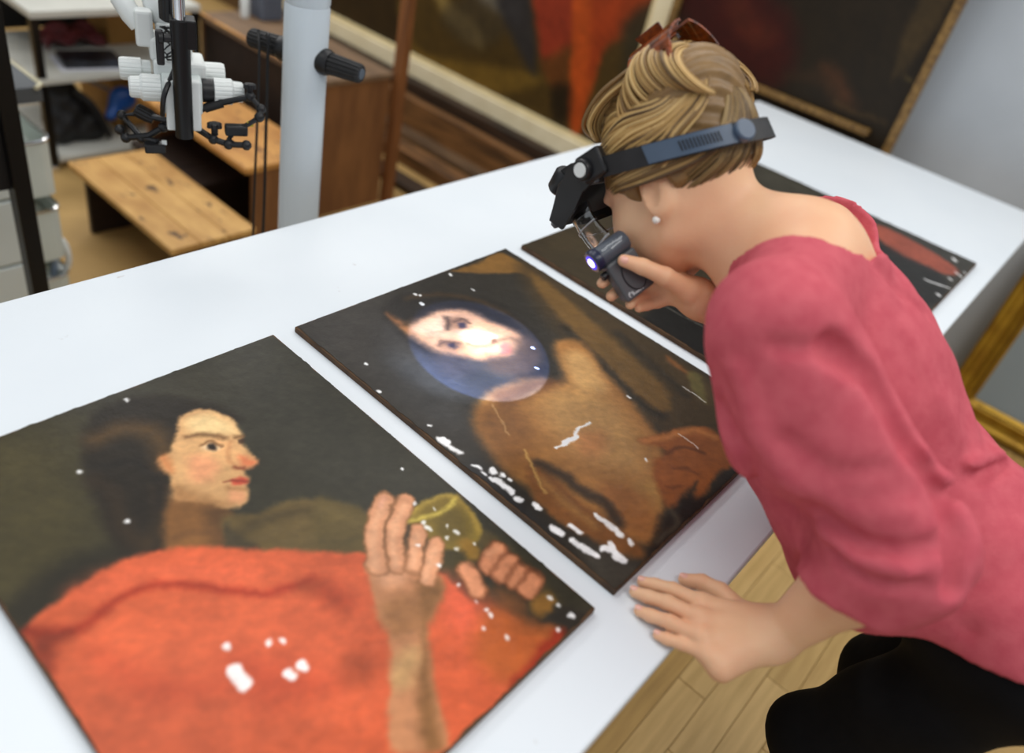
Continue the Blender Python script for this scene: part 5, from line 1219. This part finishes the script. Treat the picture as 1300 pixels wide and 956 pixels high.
MB().tube([H(0, -0.078, 0.159), H(0, -0.034, 0.159)], 0.004, 8).build('hinge_spring', M_chrome, cl_, True)

HS = thing('magnifier_headset', H(0, 0.1, 0.03), 'black magnifier visor headset worn on the blonde hair, clear lens lowered', 'headset')
M_strap = mat('black_strap', (30, 30, 32), 0.6, rgb2=(38, 38, 40), scale=60)
M_slide = mat('blue_grey_slider', (74, 90, 110), 0.4, rgb2=(66, 82, 102), scale=20)
def band(a0, a1, n, rx_, ry_, hgt, z0, tilt, thick):
    rows = [[], []]; off = [[], []]
    for i in range(n):
        a = a0 + (a1 - a0) * i / (n - 1)
        x = rx_ * math.sin(a); y = -0.012 + ry_ * math.cos(a)
        zc = z0 + tilt * math.cos(a)
        for k, dz in ((0, -hgt / 2), (1, hgt / 2)):
            rows[k].append(H(x, y, zc + dz)); nn = np.array((math.sin(a) / rx_, math.cos(a) / ry_)); nn /= np.linalg.norm(nn)
            off[k].append(thick * (nn[0] * hl + nn[1] * hf))
    return MB().slab(rows, off)
BR = (0.0955, 0.1175)
band(0.7, 2 * PI - 0.7, 60, *BR, 0.026, 0.037, 0.030, 0.003).build('head_strap', M_strap, HS, True)
sl = band(1.75, 2.65, 20, BR[0] + 0.0035, BR[1] + 0.0035, 0.023, 0.037, 0.030, 0.003).build('strap_slider', M_slide, HS, True)
for i in range(12):
    a = 2.10 + 0.035 * i
    MB().box(H((BR[0] + 0.0068) * math.sin(a), -0.012 + (BR[1] + 0.0068) * math.cos(a), 0.037 + 0.030 * math.cos(a)), (0.0007, 0.0007, 0.006), ax=HA).build('notch', M_strap, sl)
a = 2.75; kd = nrm(math.sin(a) * hl + math.cos(a) * hf)
MB().lathe(H((BR[0] + 0.003) * math.sin(a), -0.012 + (BR[1] + 0.003) * math.cos(a), 0.037 + 0.030 * math.cos(a)), kd, [(0, 0.013), (0.008, 0.013), (0.010, 0.011)], seg=24).build('ratchet_knob', M_slide, HS, True)
# brow plate, pivots, visor shell
band(-0.95, 0.95, 30, BR[0] + 0.002, BR[1] + 0.002, 0.032, 0.037, 0.030, 0.006).build('brow_plate', mat('grey_brow_plate', (150, 154, 158), 0.45, rgb2=(140, 144, 148)), HS, True)
for s_ in (1, -1):
    pv = H(s_ * 0.0945, 0.060, 0.058)
    MB().box(pv - s_ * 0.004 * hl - 0.012 * hf, (0.007, 0.020, 0.018), ax=HA, bev=0.003).build('pivot_block', M_black, HS)
    p_ = MB().lathe(pv - s_ * 0.0 * hl, s_ * hl, [(0, 0.014), (0.008, 0.014), (0.010, 0.0125)], seg=24).build('pivot_knob', M_black, HS, True)
    MB().lathe(pv + s_ * 0.0098 * hl, s_ * hl, [(0, 0.0095), (0.0015, 0.0090)], seg=24).build('pivot_cap', M_white, p_, True)
rows = []; off = []
for i, (yo, zo, rx_) in enumerate(((0.062, 0.072, 0.090), (0.098, 0.080, 0.090), (0.140, 0.070, 0.088), (0.178, 0.046, 0.082), (0.196, 0.030, 0.078))):
    r = []; o_ = []
    for k in range(25):
        u_ = -1 + 2 * k / 24
        x = rx_ * math.sin(u_ * 1.35) / math.sin(1.35); bulge = math.cos(u_ * 1.35)
        r.append(H(x, 0.030 + (yo - 0.030) * (0.70 + 0.30 * bulge), zo - 0.012 * (1 - bulge))); o_.append(-0.007 * hu - 0.003 * hf)
    rows.append(r); off.append(o_)
vz = MB().slab(rows, off).build('visor_shell', M_black, HS, True)
for s_ in (1, -1):
    MB().slab([[H(s_ * 0.092, 0.050, 0.072), H(s_ * 0.091, 0.085, 0.074), H(s_ * 0.088, 0.120, 0.056), H(s_ * 0.082, 0.160, 0.028)], [H(s_ * 0.092, 0.050, 0.042), H(s_ * 0.091, 0.080, 0.036), H(s_ * 0.088, 0.106, 0.022), H(s_ * 0.082, 0.146, 0.008)]], [[-s_ * 0.005 * hl] * 4] * 2).build('visor_cheek', M_black, HS)
lh = MB().lathe(H(0.052, 0.120, 0.078), hf - 0.5 * hu, [(0, 0.014), (0.004, 0.017), (0.03, 0.017), (0.034, 0.014)], seg=24).build('lamp_pod', M_black, HS, True)
MB().box(H(0.040, 0.116, 0.074), (0.024, 0.016, 0.010), ax=HA, bev=0.004).build('lamp_mount', M_black, HS)
M_lens = mat('clear_acrylic', (250, 252, 255), 0.02, trans=1.0, ior=1.47)
rows = []; off = []
for i in range(7):
    r = []; o_ = []
    for k in range(19):
        u_ = -1 + 2 * k / 18; a = u_ * 1.40; z = 0.018 - 0.060 * i / 6 * (1 - 0.25 * u_ * u_)
        r.append(H(0.080 * math.sin(a), 0.075 + 0.095 * math.cos(a) - 0.014 * (i / 6) ** 2, z)); o_.append(-0.003 * (math.sin(a) * hl + math.cos(a) * hf))
    rows.append(r); off.append(o_)
MB().slab(rows, off).build('magnifier_lens', M_lens, HS, True)
M_rim = mat('acrylic_edge_glint', (226, 232, 238), 0.08, rgb2=(216, 224, 232), scale=20, trans=0.45, spec=0.8)  # whitish edge colour also stands in for reflections on the lens
MB().tube(list(rows[-1]), 0.0016, 6).build('lens_rim', M_rim, HS, True)
MB().tube([0.5 * (np.array(p) + np.array(q)) + 0.001 * hf for p, q in zip(rows[2], rows[3])], 0.0011, 6).build('lens_glint_ridge', M_rim, HS, True)  # added pale ridge imitating a reflection streak across the lens
MB().slab([[H(0.078 * math.sin(a), 0.075 + 0.097 * math.cos(a), 0.026) for a in np.linspace(-1.4, 1.4, 19)], [H(0.078 * math.sin(a), 0.075 + 0.097 * math.cos(a), 0.012) for a in np.linspace(-1.4, 1.4, 19)]], [[-0.004 * (math.sin(a) * hl + math.cos(a) * hf) for a in np.linspace(-1.4, 1.4, 19)]] * 2).build('lens_holder', M_black, HS, True)

LP = thing('pocket_lamp', D(0.045, 0.03, 0), 'small dark grey pocket lamp with a glowing blue lens held in the hand', 'lamp')
M_case = mat('charcoal_case', (84, 86, 89), 0.42, rgb2=(78, 80, 83), scale=40)
DA = (d1, -de, dn)
MB().box(D(0.040, 0.033, 0.0), (0.028, 0.023, 0.011), ax=DA, bev=0.004).build('case', M_case, LP)
tube_ = MB().lathe(D(0, 0.003, 0), -de, [(0, 0.0125), (0.004, 0.0135), (0.050, 0.0135), (0.052, 0.012)], seg=28).build('optic_tube', mat('slate_tube', (74, 80, 90), 0.4, rgb2=(68, 74, 84)), LP, True)
MB().lathe(D(0, 0.0, 0), -de, [(0, 0.0135), (0.002, 0.0148), (0.010, 0.0148), (0.012, 0.0135)], seg=28).build('lens_bezel', mat('navy_bezel', (34, 40, 66), 0.3, rgb2=(30, 36, 60)), tube_, True)
MB().lathe(D(0, -0.0005, 0), -de, [(0, 0.0098), (0.002, 0.0100)], seg=24).build('blue_ring', mat('blue_glow', (40, 40, 200), 0.3, emit=(50, 40, 230), estr=1.5), tube_)
MB().lathe(D(0, -0.0012, 0), -de, [(0, 0.0055), (0.001, 0.0060)], seg=20).build('glowing_lens', mat('lamp_glow', (255, 255, 255), 0.3, emit=(232, 226, 255), estr=6.0), tube_)
MB().lathe(D(0.024, 0.002, -0.002), -de, [(0, 0.004), (0.001, 0.0052), (0.010, 0.0052)], seg=14).build('side_socket', M_black, LP, True)
ring = [D(0.041 + 0.021 * math.cos(a), 0.036 + 0.015 * math.sin(a), 0.0112) for a in np.linspace(0, 2 * PI, 40)]
MB().tube(ring, 0.0008, 6, caps=False).build('grip_outline', M_black, LP, True)
disc = [D(0.041 + 0.020 * math.cos(a), 0.036 + 0.014 * math.sin(a), 0.0113) for a in np.linspace(0, 2 * PI, 40, endpoint=False)]
MB().add(disc + [q + 0.0006 * dn for q in disc], [tuple(range(39, -1, -1)), tuple(range(40, 80))] + [(k, (k + 1) % 40, (k + 1) % 40 + 40, k + 40) for k in range(40)]).build('grip_pad', mat('grip_rubber', (70, 71, 74), 0.6, rgb2=(76, 77, 80)), LP)
M_print = mat('white_print', (226, 230, 232), 0.5, rgb2=(216, 220, 222))
m = MB(); rr_ = np.random.RandomState(5)                        # worn small print along the tube and on the case
for row, (n_, h_, a0_) in enumerate(((13, 0.0030, 0.55), (7, 0.0020, 0.25))):
    for k in range(n_):
        a = a0_; c_ = D(0, 0.016 + 0.0026 * k + (0.012 if row else 0), 0) + 0.0136 * (math.cos(a) * dn - math.sin(a) * d1)
        up_ = math.sin(a) * dn + math.cos(a) * d1; nn_ = math.cos(a) * dn - math.sin(a) * d1
        hh = h_ * rr_.choice((0.7, 1.0, 0.8))
        m.box(c_, (0.00035, hh / 2, 0.00012), ax=(-de, up_, nn_)); m.box(c_ + up_ * hh / 2 * rr_.choice((-1, 0, 1)) - de * 0.0006, (0.0008, 0.00035, 0.00012), ax=(-de, up_, nn_))
m.build('lettering', M_print, tube_)
m = MB()
c0_ = D(0.0605, 0.019, 0.01115)
for r_, a0, a1 in ((0.0036, 0.6, 2.6), (0.0036, 3.3, 5.6), (0.0020, 1.0, 4.6)):
    m.tube([c0_ + r_ * (math.cos(a) * d1 - math.sin(a) * de) for a in np.linspace(a0, a1, 10)], 0.00045, 6)
for k in range(7):
    m.box(D(0.0625 - 0.0004 * (k % 2), 0.0245 + 0.0021 * k, 0.01112), (0.0011, 0.00055, 0.00012), ax=DA)
m.build('maker_mark', M_print, LP)
# beam of the lamp
def spot(name, energy, color, target, angle, blend, size):
    d = bpy.data.lights.new(name, 'SPOT'); d.energy = energy; d.color = color; d.spot_size = math.radians(angle); d.spot_blend = blend; d.shadow_soft_size = size
    o = bpy.data.objects.new(name, d); COL.objects.link(o); p = DL + de * 0.006; o.location = p
    o.rotation_euler = (Vector(target) - Vector(p)).to_track_quat('-Z', 'Y').to_euler(); return o
spot('lamp_beam', 16.0, (0.62, 0.75, 1.0), (0.785, 0.615, 0.811), 40, 0.75, 0.002)
spot('lamp_beam_core', 11.0, (0.80, 0.88, 1.0), (0.852, 0.590, 0.811), 25, 0.5, 0.002)
spot('lamp_beam_fringe', 40.0, (0.16, 0.32, 1.0), (0.822, 0.594, 0.811), 37, 0.12, 0.002)
